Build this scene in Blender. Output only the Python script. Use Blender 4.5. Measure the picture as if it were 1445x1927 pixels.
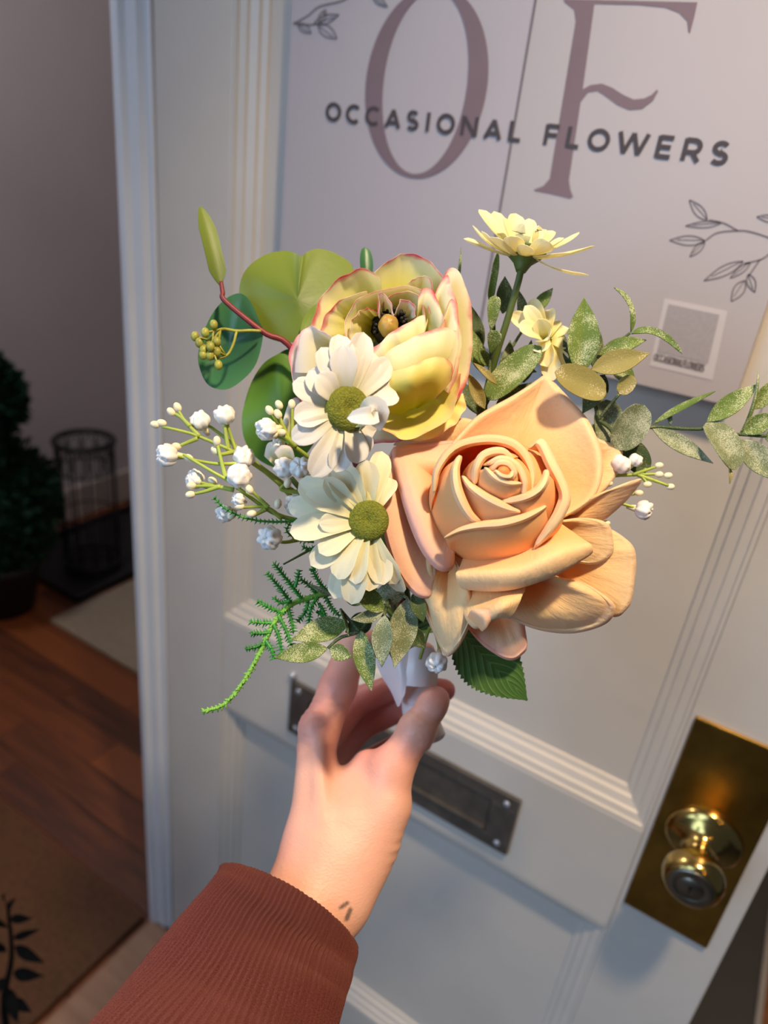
import bpy, math, random
import numpy as np

random.seed(7)
rng = np.random.RandomState(11)
scn = bpy.context.scene
COL = scn.collection
for o in list(bpy.data.objects):
    bpy.data.objects.remove(o, do_unlink=True)

# ------------------------------------------------------------------ camera
# photo frame 1445 x 1927; focal length and tilt come from the vanishing points of the open door
F, CX, CY = 1336.0, 722.5, 963.5
XA = np.array([0.84207206, 0.31607073, -0.43705142])      # door's horizontal axis in camera space
YA = np.array([0.52732338, -0.31217544, 0.79023829])      # into the door
UPV = np.array([0.11333448, -0.89590501, -0.4295457])     # vertical
M = np.array([XA, YA, UPV])                                # camera space -> world
CAM = np.array([0.0, -0.62, 1.392])
RIGHT, DOWN, FWD = M[:, 0], M[:, 1], M[:, 2]
UPC, TOC = -DOWN, -FWD


def P(px, py, d):
    return CAM + M @ np.array([(px - CX) / F * d, (py - CY) / F * d, d])


BD, HDP = 0.365, 0.415      # bouquet leans towards the lens, hand behind it


def B(px, py, z=0.0):
    """bouquet point: photo pixel plus height (mm) towards the lens over a plane 0.365 m away"""
    return P(px, py, BD - z / 1000.0)


def Hd(px, py, z=0.0):
    """hand point: the same over a plane 0.415 m away"""
    return P(px, py, HDP - z / 1000.0)


def onY(px, py, y=0.0):
    r = M @ np.array([(px - CX) / F, (py - CY) / F, 1.0])
    return CAM + r * ((y - CAM[1]) / r[1])


def onX(px, py, x):
    r = M @ np.array([(px - CX) / F, (py - CY) / F, 1.0])
    return CAM + r * ((x - CAM[0]) / r[0])


def onFloor(px, py, z=0.0):
    r = M @ np.array([(px - CX) / F, (py - CY) / F, 1.0])
    return CAM + r * ((z - CAM[2]) / r[2])


cd = bpy.data.cameras.new('camera')
cam = bpy.data.objects.new('camera', cd)
COL.objects.link(cam)
from mathutils import Matrix, Vector
mw = Matrix.Identity(4)
for i in range(3):
    mw[i][0] = RIGHT[i]; mw[i][1] = UPC[i]; mw[i][2] = TOC[i]; mw[i][3] = CAM[i]
cam.matrix_world = mw
cd.sensor_fit = 'VERTICAL'
cd.sensor_height = 36.0
cd.sensor_width = 27.0
cd.lens = 36.0 * F / 1927.0
cd.clip_start = 0.02
cd.clip_end = 60
cd.dof.use_dof = True
cd.dof.focus_distance = 0.348
cd.dof.aperture_fstop = 6.0
scn.camera = cam

# ------------------------------------------------------------------ world, lights, exposure
w = bpy.data.worlds.new('world')
scn.world = w
w.use_nodes = True
w.node_tree.nodes['Background'].inputs[0].default_value = (0.60, 0.70, 0.90, 1)
w.node_tree.nodes['Background'].inputs[1].default_value = 0.09


def area(name, loc, target, size, power, col, shape='DISK', sy=None):
    l = bpy.data.lights.new(name, 'AREA')
    l.shape = shape; l.size = size
    if sy: l.size_y = sy
    l.energy = power; l.color = col
    o = bpy.data.objects.new(name, l)
    COL.objects.link(o)
    o.location = loc
    d = Vector(target) - Vector(loc)
    o.rotation_euler = d.to_track_quat('-Z', 'Y').to_euler()
    return o


# warm ceiling downlight over the photographer, cool daylight from the street side, dim warm lamp in the hall
sp_ = bpy.data.lights.new('ceiling_lamp_light', 'SPOT'); sp_.energy = 92.0; sp_.color = (1.0, 0.76, 0.50); sp_.shadow_soft_size = .05
sp_.spot_size = math.radians(84); sp_.spot_blend = 1.0
spo = bpy.data.objects.new('ceiling_lamp_light', sp_); COL.objects.link(spo); spo.location = (0.22, -0.52, 2.32)
spo.rotation_euler = (Vector((0.0, -0.22, 1.0)) - Vector((0.22, -0.52, 2.32))).to_track_quat('-Z', 'Y').to_euler()
area('street_daylight', (-0.95, -2.3, 1.8), (-0.45, 0.0, 1.0), 1.4, 44.0, (0.46, 0.69, 1.0), 'RECTANGLE', 1.8)
hl = bpy.data.lights.new('hall_lamp_light', 'POINT'); hl.energy = 26.0; hl.color = (1, .93, .90); hl.shadow_soft_size = .08
ho = bpy.data.objects.new('hall_lamp_light', hl); COL.objects.link(ho); ho.location = (-1.75, -0.1, 2.42)
for k in range(5):   # warm string bulbs hanging over the entrance
    sl = bpy.data.lights.new('string_bulb_light', 'POINT'); sl.energy = 0.35; sl.color = (1, .55, .12); sl.shadow_soft_size = .012
    so = bpy.data.objects.new('string_bulb_light', sl); COL.objects.link(so)
    so.location = (0.55 + .06 * k, -0.95 + .02 * k, 1.55 + .14 * k)

scn.view_settings.view_transform = 'Standard'
scn.view_settings.look = 'None'
scn.view_settings.exposure = 0.0
scn.view_settings.gamma = 1.0
scn.view_settings.use_curve_mapping = False


# ------------------------------------------------------------------ materials
def lin(c):
    return tuple(((x / 255.0) / 12.92 if x / 255.0 < .04045 else ((x / 255.0 + .055) / 1.055) ** 2.4) for x in c[:3]) + (1.0,)


class MT:
    def __init__(s, name):
        s.m = bpy.data.materials.new(name)
        s.m.use_nodes = True
        s.t = s.m.node_tree
        s.b = s.t.nodes['Principled BSDF']
        s.out = s.t.nodes['Material Output']

    def n(s, kind, **kw):
        nd = s.t.nodes.new(kind)
        for k, v in kw.items():
            setattr(nd, k, v)
        return nd

    def l(s, a, b):
        s.t.links.new(a, b)

    def ramp(s, fac, stops):
        r = s.n('ShaderNodeValToRGB')
        e = r.color_ramp.elements
        while len(e) < len(stops): e.new(0.5)
        for el, (p, c) in zip(e, stops):
            el.position = p
            el.color = c if len(c) == 4 else tuple(c) + (1,)
        s.l(fac, r.inputs[0])
        return r.outputs[0]

    def noise(s, scale, detail=3, vec=None, rough=.5):
        n = s.n('ShaderNodeTexNoise')
        n.inputs['Scale'].default_value = scale
        n.inputs['Detail'].default_value = detail
        n.inputs['Roughness'].default_value = rough
        if vec is None:
            tc = s.n('ShaderNodeTexCoord'); vec = tc.outputs['Object']
        s.l(vec, n.inputs['Vector'])
        return n.outputs['Fac']

    def mix(s, fac, a, b, mode='MIX'):
        m = s.n('ShaderNodeMix', data_type='RGBA', blend_type=mode)
        for sock, v in ((m.inputs['Factor'], fac), (m.inputs['A'], a), (m.inputs['B'], b)):
            if hasattr(v, 'links'): s.l(v, sock)
            elif isinstance(v, (int, float)): sock.default_value = v
            else: sock.default_value = v
        return m.outputs['Result']

    def bump(s, h, strength, dist=.001):
        b = s.n('ShaderNodeBump')
        b.inputs['Strength'].default_value = strength
        b.inputs['Distance'].default_value = dist
        s.l(h, b.inputs['Height'])
        s.l(b.outputs[0], s.b.inputs['Normal'])
        return b.outputs[0]

    def set(s, **kw):
        for k, v in kw.items():
            s.b.inputs[k].default_value = v

    def translucent(s, col, amt, normal=None):
        tr = s.n('ShaderNodeBsdfTranslucent')
        if hasattr(col, 'links'): s.l(col, tr.inputs[0])
        else: tr.inputs[0].default_value = col
        mx = s.n('ShaderNodeMixShader')
        mx.inputs[0].default_value = amt
        s.l(s.b.outputs[0], mx.inputs[1]); s.l(tr.outputs[0], mx.inputs[2])
        s.l(mx.outputs[0], s.out.inputs[0])


def simple(name, c, rough=.5, metal=0, var=.12, scale=40, bump=.1, bscale=200, bdist=.0005, spec=.5):
    m = MT(name)
    c = lin(c)
    nz = m.noise(scale)
    d = tuple(x * (1 - var) for x in c[:3]) + (1,)
    u = tuple(min(1, x * (1 + var)) for x in c[:3]) + (1,)
    m.l(m.ramp(nz, [(.3, d), (.7, u)]), m.b.inputs['Base Color'])
    m.set(Roughness=rough, Metallic=metal)
    m.b.inputs['Specular IOR Level'].default_value = spec
    if bump: m.bump(m.noise(bscale), bump, bdist)
    return m.m


def petalmat(name, vstops, edge=None, edgepow=(.8, 1.0), sub=0.0, transl=.25, rough=.6, nscale=25, wrinkle=.35, wscale=300, thread=0, shift=.25):
    """colour runs along the petal from base (v=0) to rim (v=1); optional tint on the rim itself"""
    m = MT(name)
    uv = m.n('ShaderNodeUVMap'); sp = m.n('ShaderNodeSeparateXYZ'); m.l(uv.outputs[0], sp.inputs[0])
    nz = m.noise(nscale)
    ad = m.n('ShaderNodeMath', operation='MULTIPLY_ADD'); m.l(nz, ad.inputs[0]); ad.inputs[1].default_value = shift
    sb = m.n('ShaderNodeMath', operation='SUBTRACT'); m.l(sp.outputs[1], sb.inputs[0]); sb.inputs[1].default_value = shift / 2
    m.l(sb.outputs[0], ad.inputs[2])
    col = m.ramp(ad.outputs[0], [(p, lin(c)) for p, c in vstops])
    if edge:
        n2 = m.noise(nscale * 2.5)
        a2 = m.n('ShaderNodeMath', operation='MULTIPLY_ADD'); m.l(n2, a2.inputs[0]); a2.inputs[1].default_value = .55; m.l(sp.outputs[1], a2.inputs[2])
        mr = m.n('ShaderNodeMapRange'); m.l(a2.outputs[0], mr.inputs[0])
        mr.inputs[1].default_value = edgepow[0] + .30; mr.inputs[2].default_value = edgepow[1] + .32
        col = m.mix(mr.outputs[0], col, lin(edge))
    m.l(col, m.b.inputs['Base Color'])
    m.set(Roughness=rough)
    m.b.inputs['Specular IOR Level'].default_value = .3
    if sub:
        m.b.inputs['Subsurface Weight'].default_value = sub
        m.b.inputs['Subsurface Radius'].default_value = (1.0, .45, .22)
        m.b.inputs['Subsurface Scale'].default_value = .004
    if wrinkle:
        tc = m.n('ShaderNodeTexCoord'); mp = m.n('ShaderNodeMapping'); m.l(uv.outputs[0], mp.inputs[0])
        mp.inputs['Scale'].default_value = (26, 5, 1)
        w1 = m.noise(1.0, 5, mp.outputs[0], .6)
        w2 = m.noise(wscale)
        s2 = m.n('ShaderNodeMath', operation='MULTIPLY_ADD'); m.l(w2, s2.inputs[0]); s2.inputs[1].default_value = .35; m.l(w1, s2.inputs[2])
        m.bump(s2.outputs[0], wrinkle, .0012)
    if transl: m.translucent(col, transl)
    return m.m


def flockmat(name, dark, mid, frost, amt=.5, sc=2000, uvrib=True):
    m = MT(name)
    nz = m.noise(60)
    base = m.mix(nz, lin(dark), lin(mid))
    f = m.noise(sc, 2, None, .7)
    f2 = m.noise(90, 3)
    ad = m.n('ShaderNodeMath', operation='MULTIPLY_ADD'); m.l(f2, ad.inputs[0]); ad.inputs[1].default_value = .7; m.l(f, ad.inputs[2])
    mr = m.n('ShaderNodeMapRange'); m.l(ad.outputs[0], mr.inputs[0]); mr.inputs[1].default_value = 1.08 - amt * .5; mr.inputs[2].default_value = 1.18 - amt * .5 + .06
    col = m.mix(mr.outputs[0], base, lin(frost))
    m.l(col, m.b.inputs['Base Color'])
    m.set(Roughness=.6)
    m.bump(f, .5, .0006)
    m.translucent(col, .12)
    return m.m


MA = {}
MA['door'] = simple('door_paint', (202, 195, 186), .38, 0, .04, 9, .12, 60, .002)
MA['jamb'] = simple('jamb_gloss_paint', (220, 222, 226), .25, 0, .03, 9, .15, 40, .002)
MA['sign'] = simple('sign_vinyl', (178, 171, 176), .5, 0, .02, 6, .05, 300, .0003)
MA['sign2'] = simple('sign_vinyl_right', (180, 172, 173), .5, 0, .02, 6, .05, 300, .0003)
MA['letter'] = simple('mauve_print', (122, 102, 108), .6, 0, .05, 20, 0)
MA['ink'] = simple('black_print', (66, 56, 57), .6, 0, .08, 20, 0)
MA['twig'] = simple('grey_print', (112, 102, 102), .6, 0, .08, 20, 0)
MA['card'] = simple('label_print_ground', (200, 193, 194), .55, 0, .02, 20, 0)
MA['cardgrey'] = simple('label_print_grey', (164, 157, 159), .55, 0, .05, 400, 0)
MA['brass'] = simple('aged_brass', (168, 128, 58), .30, 1.0, .35, 22, .25, 90, .0006)
MA['brassk'] = simple('polished_brass', (186, 158, 92), .17, 1.0, .12, 30, .06, 80, .0004)
MA['steel'] = simple('cylinder_nickel', (150, 140, 126), .28, 1.0, .12, 60, .1, 300, .0003)
MA['black'] = simple('keyhole_black', (18, 16, 16), .6)
MA['bronze'] = simple('dark_bronze', (112, 104, 96), .42, .7, .2, 50, .15, 200, .0004)
MA['screw'] = simple('screw_steel', (190, 196, 205), .3, .6, .1, 80, 0)
MA['wall'] = simple('hall_wall_paint', (190, 184, 186), .85, 0, .04, 3, .2, 120, .001)
MA['skirt'] = simple('skirting_paint', (182, 172, 162), .5, 0, .05, 6, .1, 60)
MA['tray'] = simple('black_rubber', (22, 22, 26), .55, 0, .15, 40, .2, 200)
MA['wire'] = simple('black_wire', (34, 34, 38), .45, .4, .1, 80, 0)
MA['rug'] = simple('beige_wool', (150, 138, 120), .95, 0, .12, 90, .5, 500, .002)
MA['mat'] = simple('brown_coir', (92, 62, 40), .95, 0, .25, 120, .7, 700, .003)
MA['pot'] = simple('black_pot', (18, 18, 22), .5)
MA['topiary'] = simple('topiary_green', (16, 48, 32), .8, 0, .45, 60, 0, spec=.2)
MA['darkleaf'] = simple('near_black_leaf', (9, 11, 12), .9, 0, .3, 60, .1, spec=.08)
MA['trunk'] = simple('brown_trunk', (60, 42, 30), .8, 0, .2, 60, .3)
MA['slab'] = simple('grey_floor', (78, 74, 72), .7, 0, .08, 5, .2, 90, .001)
MA['orangewood'] = simple('orange_wood', (150, 92, 48), .5, 0, .2, 30, .1)


def woodmat(name, a, b, rough=.4):
    m = MT(name)
    tc = m.n('ShaderNodeTexCoord'); mp = m.n('ShaderNodeMapping'); m.l(tc.outputs['Object'], mp.inputs[0])
    mp.inputs['Scale'].default_value = (3, 40, 40)
    oi = m.n('ShaderNodeObjectInfo')
    n1 = m.noise(1.6, 6, mp.outputs[0], .6)
    ad = m.n('ShaderNodeMath', operation='MULTIPLY_ADD'); m.l(oi.outputs['Random'], ad.inputs[0]); ad.inputs[1].default_value = .7; m.l(n1, ad.inputs[2])
    m.l(m.ramp(ad.outputs[0], [(.35, lin(a)), (1.05, lin(b))]), m.b.inputs['Base Color'])
    m.set(Roughness=rough)
    m.bump(n1, .15, .0008)
    return m.m


MA['plank'] = woodmat('mahogany_plank', (56, 28, 18), (122, 66, 32), .5)
MA['sill'] = woodmat('worn_oak_sill', (118, 84, 62), (160, 124, 98), .55)

MA['rose_in'] = petalmat('peach_foam_heart', [(0, (255, 150, 84)), (.5, (255, 176, 114)), (.70, (255, 188, 130)), (.85, (254, 208, 164)), (1, (254, 214, 176))], None, sub=.45, transl=.08, rough=.55, wrinkle=.10)  # deeper orange towards the base: foam's own colour plus painted-in interreflection glow
MA['rose_out'] = petalmat('peach_foam_petal', [(0, (255, 180, 112)), (.4, (254, 204, 148)), (.75, (250, 208, 162)), (1, (246, 202, 170))], None, sub=.45, transl=.12, rough=.6, wrinkle=.55)
MA['rose_pink'] = petalmat('peach_foam_pink_side', [(0, (252, 190, 134)), (.45, (248, 200, 162)), (.8, (240, 182, 162)), (1, (232, 172, 162))], None, sub=.45, transl=.12, rough=.6, wrinkle=.30)
MA['ran'] = petalmat('ranunculus_cloth', [(.1, (218, 214, 84)), (.4, (236, 232, 136)), (.7, (246, 242, 196)), (.95, (248, 242, 216))], (222, 104, 120), (.90, 1.03), transl=.44, rough=.5, wrinkle=.16, wscale=900)
MA['ran_y'] = petalmat('ranunculus_cloth_yellow', [(.1, (200, 200, 44)), (.5, (222, 216, 74)), (.8, (240, 230, 134)), (1, (244, 226, 160))], (226, 134, 120), (.95, 1.04), transl=.30, rough=.5, wrinkle=.16, wscale=900)
MA['ran_w'] = petalmat('ranunculus_cloth_pale', [(.1, (214, 214, 120)), (.5, (238, 236, 200)), (.9, (244, 238, 226)), (1, (246, 232, 226))], (226, 104, 140), (.90, 1.03), transl=.40, rough=.5, wrinkle=.16, wscale=900)
MA['daisy_w'] = petalmat('white_daisy_cloth', [(0, (216, 214, 140)), (.2, (230, 228, 200)), (.6, (238, 235, 228)), (1, (240, 238, 234))], None, transl=.30, rough=.5, wrinkle=.18, wscale=900)
MA['daisy_c'] = petalmat('cream_daisy_cloth', [(0, (220, 216, 140)), (.3, (238, 234, 196)), (1, (244, 240, 218))], None, transl=.34, rough=.5, wrinkle=.18, wscale=900)
MA['daisy_y'] = petalmat('butter_daisy_cloth', [(0, (214, 210, 110)), (.3, (246, 240, 182)), (1, (252, 247, 212))], None, transl=.40, rough=.5, wrinkle=.18, wscale=900)
MA['disc'] = simple('daisy_disc_green', (112, 116, 22), .8, 0, .35, 900, .9, 1400, .0012)
MA['stamen'] = simple('black_stamens', (26, 22, 20), .7, 0, .4, 300, .4, 900)
MA['bud'] = simple('green_brown_bud', (176, 140, 62), .45, 0, .25, 120, .2)
MA['euc'] = petalmat('eucalyptus_light', [(0, (88, 108, 40)), (.5, (104, 124, 44)), (1, (114, 132, 50))], None, transl=.12, rough=.42, wrinkle=.10)
MA['euc_d'] = petalmat('eucalyptus_dark', [(0, (34, 78, 50)), (.6, (56, 104, 66)), (1, (68, 118, 74))], None, transl=.12, rough=.3, wrinkle=.10)
MA['euc_m'] = petalmat('eucalyptus_mid', [(0, (58, 96, 34)), (.6, (84, 128, 44)), (1, (92, 134, 50))], None, transl=.15, rough=.4, wrinkle=.10)
MA['redstem'] = simple('maroon_stem', (122, 36, 40), .5, 0, .2, 90, .1)
MA['berry'] = simple('olive_berry', (150, 150, 60), .45, 0, .25, 200, .3, 500)
MA['gyp'] = simple('white_plastic_blossom', (238, 234, 228), .4, 0, .03, 200, .15, 700, .0005)
MA['gypbud'] = simple('cream_plastic_bud', (236, 224, 190), .4, 0, .05, 200, .1, 700)
MA['gypstem'] = simple('lime_plastic_stem', (158, 176, 72), .45, 0, .2, 60, .1)
MA['fern'] = simple('fern_plastic', (52, 140, 48), .45, 0, .3, 40, .1)
MA['fernlight'] = simple('fern_plastic_light', (122, 178, 72), .45, 0, .2, 40, .1)
MA['stem'] = simple('green_stem', (74, 92, 36), .55, 0, .2, 60, .1)
MA['flock'] = flockmat('flocked_leaf', (60, 96, 30), (112, 134, 40), (200, 204, 160), .46)
MA['flock2'] = flockmat('flocked_leaf_grey', (84, 100, 66), (120, 130, 88), (184, 188, 158), .54)
MA['flock3'] = flockmat('flocked_leaf_back', (132, 124, 60), (156, 146, 84), (206, 190, 150), .26, 1400)
MA['flockd'] = flockmat('flocked_leaf_dark', (44, 66, 30), (72, 94, 42), (150, 158, 124), .38)
MA['roseleaf'] = None
m = MT('serrated_leaf')
uv = m.n('ShaderNodeUVMap'); sp = m.n('ShaderNodeSeparateXYZ'); m.l(uv.outputs[0], sp.inputs[0])
ab = m.n('ShaderNodeMath', operation='SUBTRACT'); m.l(sp.outputs[0], ab.inputs[0]); ab.inputs[1].default_value = .5
ab2 = m.n('ShaderNodeMath', operation='ABSOLUTE'); m.l(ab.outputs[0], ab2.inputs[0])
ve = m.n('ShaderNodeMath', operation='MULTIPLY_ADD'); m.l(ab2.outputs[0], ve.inputs[0]); ve.inputs[1].default_value = -.8; m.l(sp.outputs[1], ve.inputs[2])
si = m.n('ShaderNodeMath', operation='MULTIPLY'); m.l(ve.outputs[0], si.inputs[0]); si.inputs[1].default_value = 55
sn = m.n('ShaderNodeMath', operation='SINE'); m.l(si.outputs[0], sn.inputs[0])
mrr = m.n('ShaderNodeMapRange'); m.l(sn.outputs[0], mrr.inputs[0]); mrr.inputs[1].default_value = .85; mrr.inputs[2].default_value = 1.0
col = m.mix(m.noise(60), lin((44, 78, 26)), lin((66, 102, 36)))
col = m.mix(mrr.outputs[0], col, lin((88, 124, 60)))
m.l(col, m.b.inputs['Base Color']); m.set(Roughness=.5); m.bump(sn.outputs[0], .25, .0006); m.translucent(col, .15)
MA['roseleaf'] = m.m

m = MT('satin_ribbon')
m.l(m.mix(m.noise(30), lin((214, 200, 200)), lin((232, 222, 220))), m.b.inputs['Base Color'])
m.set(Roughness=.3); m.b.inputs['Sheen Weight'].default_value = .3; m.bump(m.noise(900), .08, .0004)
MA['ribbon'] = m.m

m = MT('skin')
at = m.n('ShaderNodeAttribute', attribute_name='pink'); ak = m.n('ShaderNodeAttribute', attribute_name='tattoo')
n1 = m.noise(45, 4)
c1 = m.mix(n1, lin((222, 164, 140)), lin((233, 181, 156)))
c1 = m.mix(at.outputs['Fac'], c1, lin((216, 124, 118)))
c1 = m.mix(ak.outputs['Fac'], c1, lin((70, 66, 62)))
m.l(c1, m.b.inputs['Base Color'])
m.set(Roughness=.45)
m.b.inputs['Specular IOR Level'].default_value = .4
m.b.inputs['Subsurface Weight'].default_value = .35
m.b.inputs['Subsurface Radius'].default_value = (1.0, .35, .2)
m.b.inputs['Subsurface Scale'].default_value = .004
tc = m.n('ShaderNodeTexCoord'); mp = m.n('ShaderNodeMapping'); m.l(tc.outputs['Object'], mp.inputs[0]); mp.inputs['Scale'].default_value = (1, 1, 2.2)
vo = m.n('ShaderNodeTexVoronoi'); vo.inputs['Scale'].default_value = 520; m.l(mp.outputs[0], vo.inputs['Vector'])
wz = m.noise(160, 5, mp.outputs[0], .65)
ad = m.n('ShaderNodeMath', operation='MULTIPLY_ADD'); m.l(vo.outputs['Distance'], ad.inputs[0]); ad.inputs[1].default_value = .35; m.l(wz, ad.inputs[2])
m.bump(ad.outputs[0], .22, .0012)
MA['skin'] = m.m

m = MT('rust_knit')
uv = m.n('ShaderNodeUVMap')
wv = m.n('ShaderNodeTexWave'); wv.inputs['Scale'].default_value = 16; wv.inputs['Distortion'].default_value = 1.2; wv.inputs['Detail'].default_value = 2
wv.bands_direction = 'X'; m.l(uv.outputs[0], wv.inputs['Vector'])
mp = m.n('ShaderNodeMapping'); m.l(uv.outputs[0], mp.inputs[0]); mp.inputs['Scale'].default_value = (420, 260, 1)
kn = m.noise(1.0, 3, mp.outputs[0], .7)
n2 = m.noise(30)
c1 = m.mix(n2, lin((76, 31, 30)), lin((90, 39, 37)))
sk = m.n('ShaderNodeMapRange'); m.l(kn, sk.inputs[0]); sk.inputs[1].default_value = .40; sk.inputs[2].default_value = .75
c1 = m.mix(sk.outputs[0], c1, lin((124, 66, 60)))
m.l(c1, m.b.inputs['Base Color'])
m.set(Roughness=.8); m.b.inputs['Sheen Weight'].default_value = .35; m.b.inputs['Sheen Tint'].default_value = lin((200, 130, 110))
m.b.inputs['Specular IOR Level'].default_value = .2
m.bump(kn, .9, .0012)
MA['knit'] = m.m

# ------------------------------------------------------------------ object helpers
BASE = {}


def link(o, parent):
    COL.objects.link(o)
    if parent is not None:
        o.parent = parent
        BASE[o.name] = BASE[parent.name]
    return o


def tag(o, label=None, cat=None, group=None, kind=None):
    if label: o['label'] = label
    if cat: o['category'] = cat
    if group: o['group'] = group
    if kind: o['kind'] = kind
    return o


def thing(name, label, cat, loc, group=None, kind=None):
    o = bpy.data.objects.new(name, None)
    o.empty_display_size = .02
    COL.objects.link(o)
    o.location = tuple(float(v) for v in loc)
    BASE[o.name] = np.array(loc, float)
    return tag(o, label, cat, group, kind)


def part(name, v, f, mat, parent, smooth=True, uv=None, label=None):
    """one mesh object; v in world metres"""
    v = np.asarray(v, float)
    base = BASE[parent.name] if parent is not None else v.mean(0)
    me = bpy.data.meshes.new(name)
    me.from_pydata((v - base).tolist(), [], [tuple(int(i) for i in q) for q in f])
    me.materials.append(mat)
    if smooth: me.polygons.foreach_set('use_smooth', [True] * len(me.polygons))
    if smooth and uv is not None and len(me.polygons) < 20000: me.set_sharp_from_angle(angle=math.radians(50))
    if uv is not None:
        ul = me.uv_layers.new(name='UVMap')
        idx = np.zeros(len(me.loops), int); me.loops.foreach_get('vertex_index', idx)
        ul.data.foreach_set('uv', np.asarray(uv, float)[idx].ravel())
    me.update()
    o = bpy.data.objects.new(name, me)
    link(o, parent)
    if parent is None:
        o.location = tuple(base); BASE[o.name] = base
    if label: o['label'] = label
    return o


def join(meshes):
    V, Fc, U, k = [], [], [], 0
    for mm in meshes:
        V.append(np.asarray(mm[0], float)); Fc += [tuple(i + k for i in q) for q in mm[1]]
        if len(mm) > 2: U.append(mm[2])
        k += len(mm[0])
    return (np.vstack(V), Fc) + ((np.vstack(U),) if U else ())


def nrm(a):
    return a / (np.linalg.norm(a, axis=-1, keepdims=True) + 1e-12)


def box(x0, x1, y0, y1, z0, z1, bev=0.0):
    if bev <= 0:
        v = [(x, y, z) for x in (x0, x1) for y in (y0, y1) for z in (z0, z1)]
        f = [(0, 1, 3, 2), (4, 6, 7, 5), (0, 4, 5, 1), (2, 3, 7, 6), (0, 2, 6, 4), (1, 5, 7, 3)]
        return np.array(v, float), f
    import bmesh
    bm = bmesh.new()
    v, f = box(x0, x1, y0, y1, z0, z1)
    vs = [bm.verts.new(p) for p in v]
    for q in f: bm.faces.new([vs[i] for i in q])
    bmesh.ops.recalc_face_normals(bm, faces=bm.faces)
    bmesh.ops.bevel(bm, geom=list(bm.edges), offset=bev, segments=2, affect='EDGES', profile=.6)
    bm.verts.index_update()
    V = np.array([p.co[:] for p in bm.verts]); Fc = [tuple(q.index for q in fc.verts) for fc in bm.faces]
    bm.free()
    return V, Fc


def crom(pts, n):
    """Catmull-Rom resample along axis 0"""
    p = np.asarray(pts, float)
    k = len(p)
    ext = np.concatenate([[2 * p[0] - p[1]], p, [2 * p[-1] - p[-2]]])
    t = np.linspace(0, k - 1, n)
    i = np.minimum(t.astype(int), k - 2)
    f = (t - i).reshape((-1,) + (1,) * (p.ndim - 1))
    a, b, c, d = ext[i], ext[i + 1], ext[i + 2], ext[i + 3]
    return .5 * (2 * b + (c - a) * f + (2 * a - 5 * b + 4 * c - d) * f ** 2 + (3 * b - a - 3 * c + d) * f ** 3)


def tube(pts, r, n=8, m=None, cap=True):
    p = np.asarray(pts, float)
    if m: p = crom(p, m)
    k = len(p)
    r = np.interp(np.linspace(0, 1, k), np.linspace(0, 1, len(np.atleast_1d(r))), np.atleast_1d(r))
    t = nrm(np.gradient(p, axis=0))
    ref = np.array([.31, .22, .92]); ref = ref - t[0] * (ref @ t[0])
    if np.linalg.norm(ref) < .1: ref = np.array([1., 0, 0]) - t[0] * t[0][0]
    ref = ref / np.linalg.norm(ref)
    V = []
    a = np.linspace(0, 2 * np.pi, n, endpoint=False)
    for i in range(k):
        ref = ref - t[i] * (ref @ t[i]); ref /= np.linalg.norm(ref)
        s = np.cross(t[i], ref)
        V.append(p[i] + r[i] * (np.cos(a)[:, None] * ref + np.sin(a)[:, None] * s))
    V = np.vstack(V)
    Fc = [(i * n + j, i * n + (j + 1) % n, (i + 1) * n + (j + 1) % n, (i + 1) * n + j) for i in range(k - 1) for j in range(n)]
    if cap:
        Fc += [tuple(range(n))[::-1], tuple((k - 1) * n + j for j in range(n))]
    return V, Fc


def sheet(G, th, taper=True):
    """closed thin shell around a grid of points G (rows, cols, 3)"""
    nv, nu = G.shape[:2]
    n = nrm(np.cross(np.gradient(G, axis=1), np.gradient(G, axis=0)))
    T = np.full((nv, nu, 1), th / 2)
    if taper:
        T[-1] *= .5; T[:, 0] *= .5; T[:, -1] *= .5
    A = (G + n * T).reshape(-1, 3); Bk = (G - n * T).reshape(-1, 3)
    N = nv * nu
    u, v = np.meshgrid(np.linspace(0, 1, nu), np.linspace(0, 1, nv))
    UV = np.stack([u.ravel(), v.ravel()], 1)
    Fc = []
    for i in range(nv - 1):
        for j in range(nu - 1):
            a, b, c, d = i * nu + j, i * nu + j + 1, (i + 1) * nu + j + 1, (i + 1) * nu + j
            Fc.append((a, b, c, d)); Fc.append((d + N, c + N, b + N, a + N))
    bd = [j for j in range(nu)] + [i * nu + nu - 1 for i in range(1, nv)] + [(nv - 1) * nu + j for j in range(nu - 2, -1, -1)] + [i * nu for i in range(nv - 2, 0, -1)]
    for k in range(len(bd)):
        a, b = bd[k], bd[(k + 1) % len(bd)]
        Fc.append((b, a, a + N, b + N))
    return np.vstack([A, Bk]), Fc, np.vstack([UV, UV])


def sph(c, r, nu=12, nv=8, sc=(1, 1, 1), axes=None, disp=None):
    """ellipsoid; axes = three direction vectors"""
    ax = np.eye(3) if axes is None else np.array(axes)
    V = []
    for i in range(nv + 1):
        th = math.pi * i / nv
        for j in range(nu):
            ph = 2 * math.pi * j / nu
            d = np.array([math.sin(th) * math.cos(ph), math.sin(th) * math.sin(ph), math.cos(th)])
            k = 1 + (disp(th, ph) if disp else 0)
            V.append(np.asarray(c) + (d * k * r * np.array(sc)) @ ax)
    Fc = [(i * nu + j, (i + 1) * nu + j, (i + 1) * nu + (j + 1) % nu, i * nu + (j + 1) % nu) for i in range(nv) for j in range(nu)]
    return np.array(V), Fc


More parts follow.
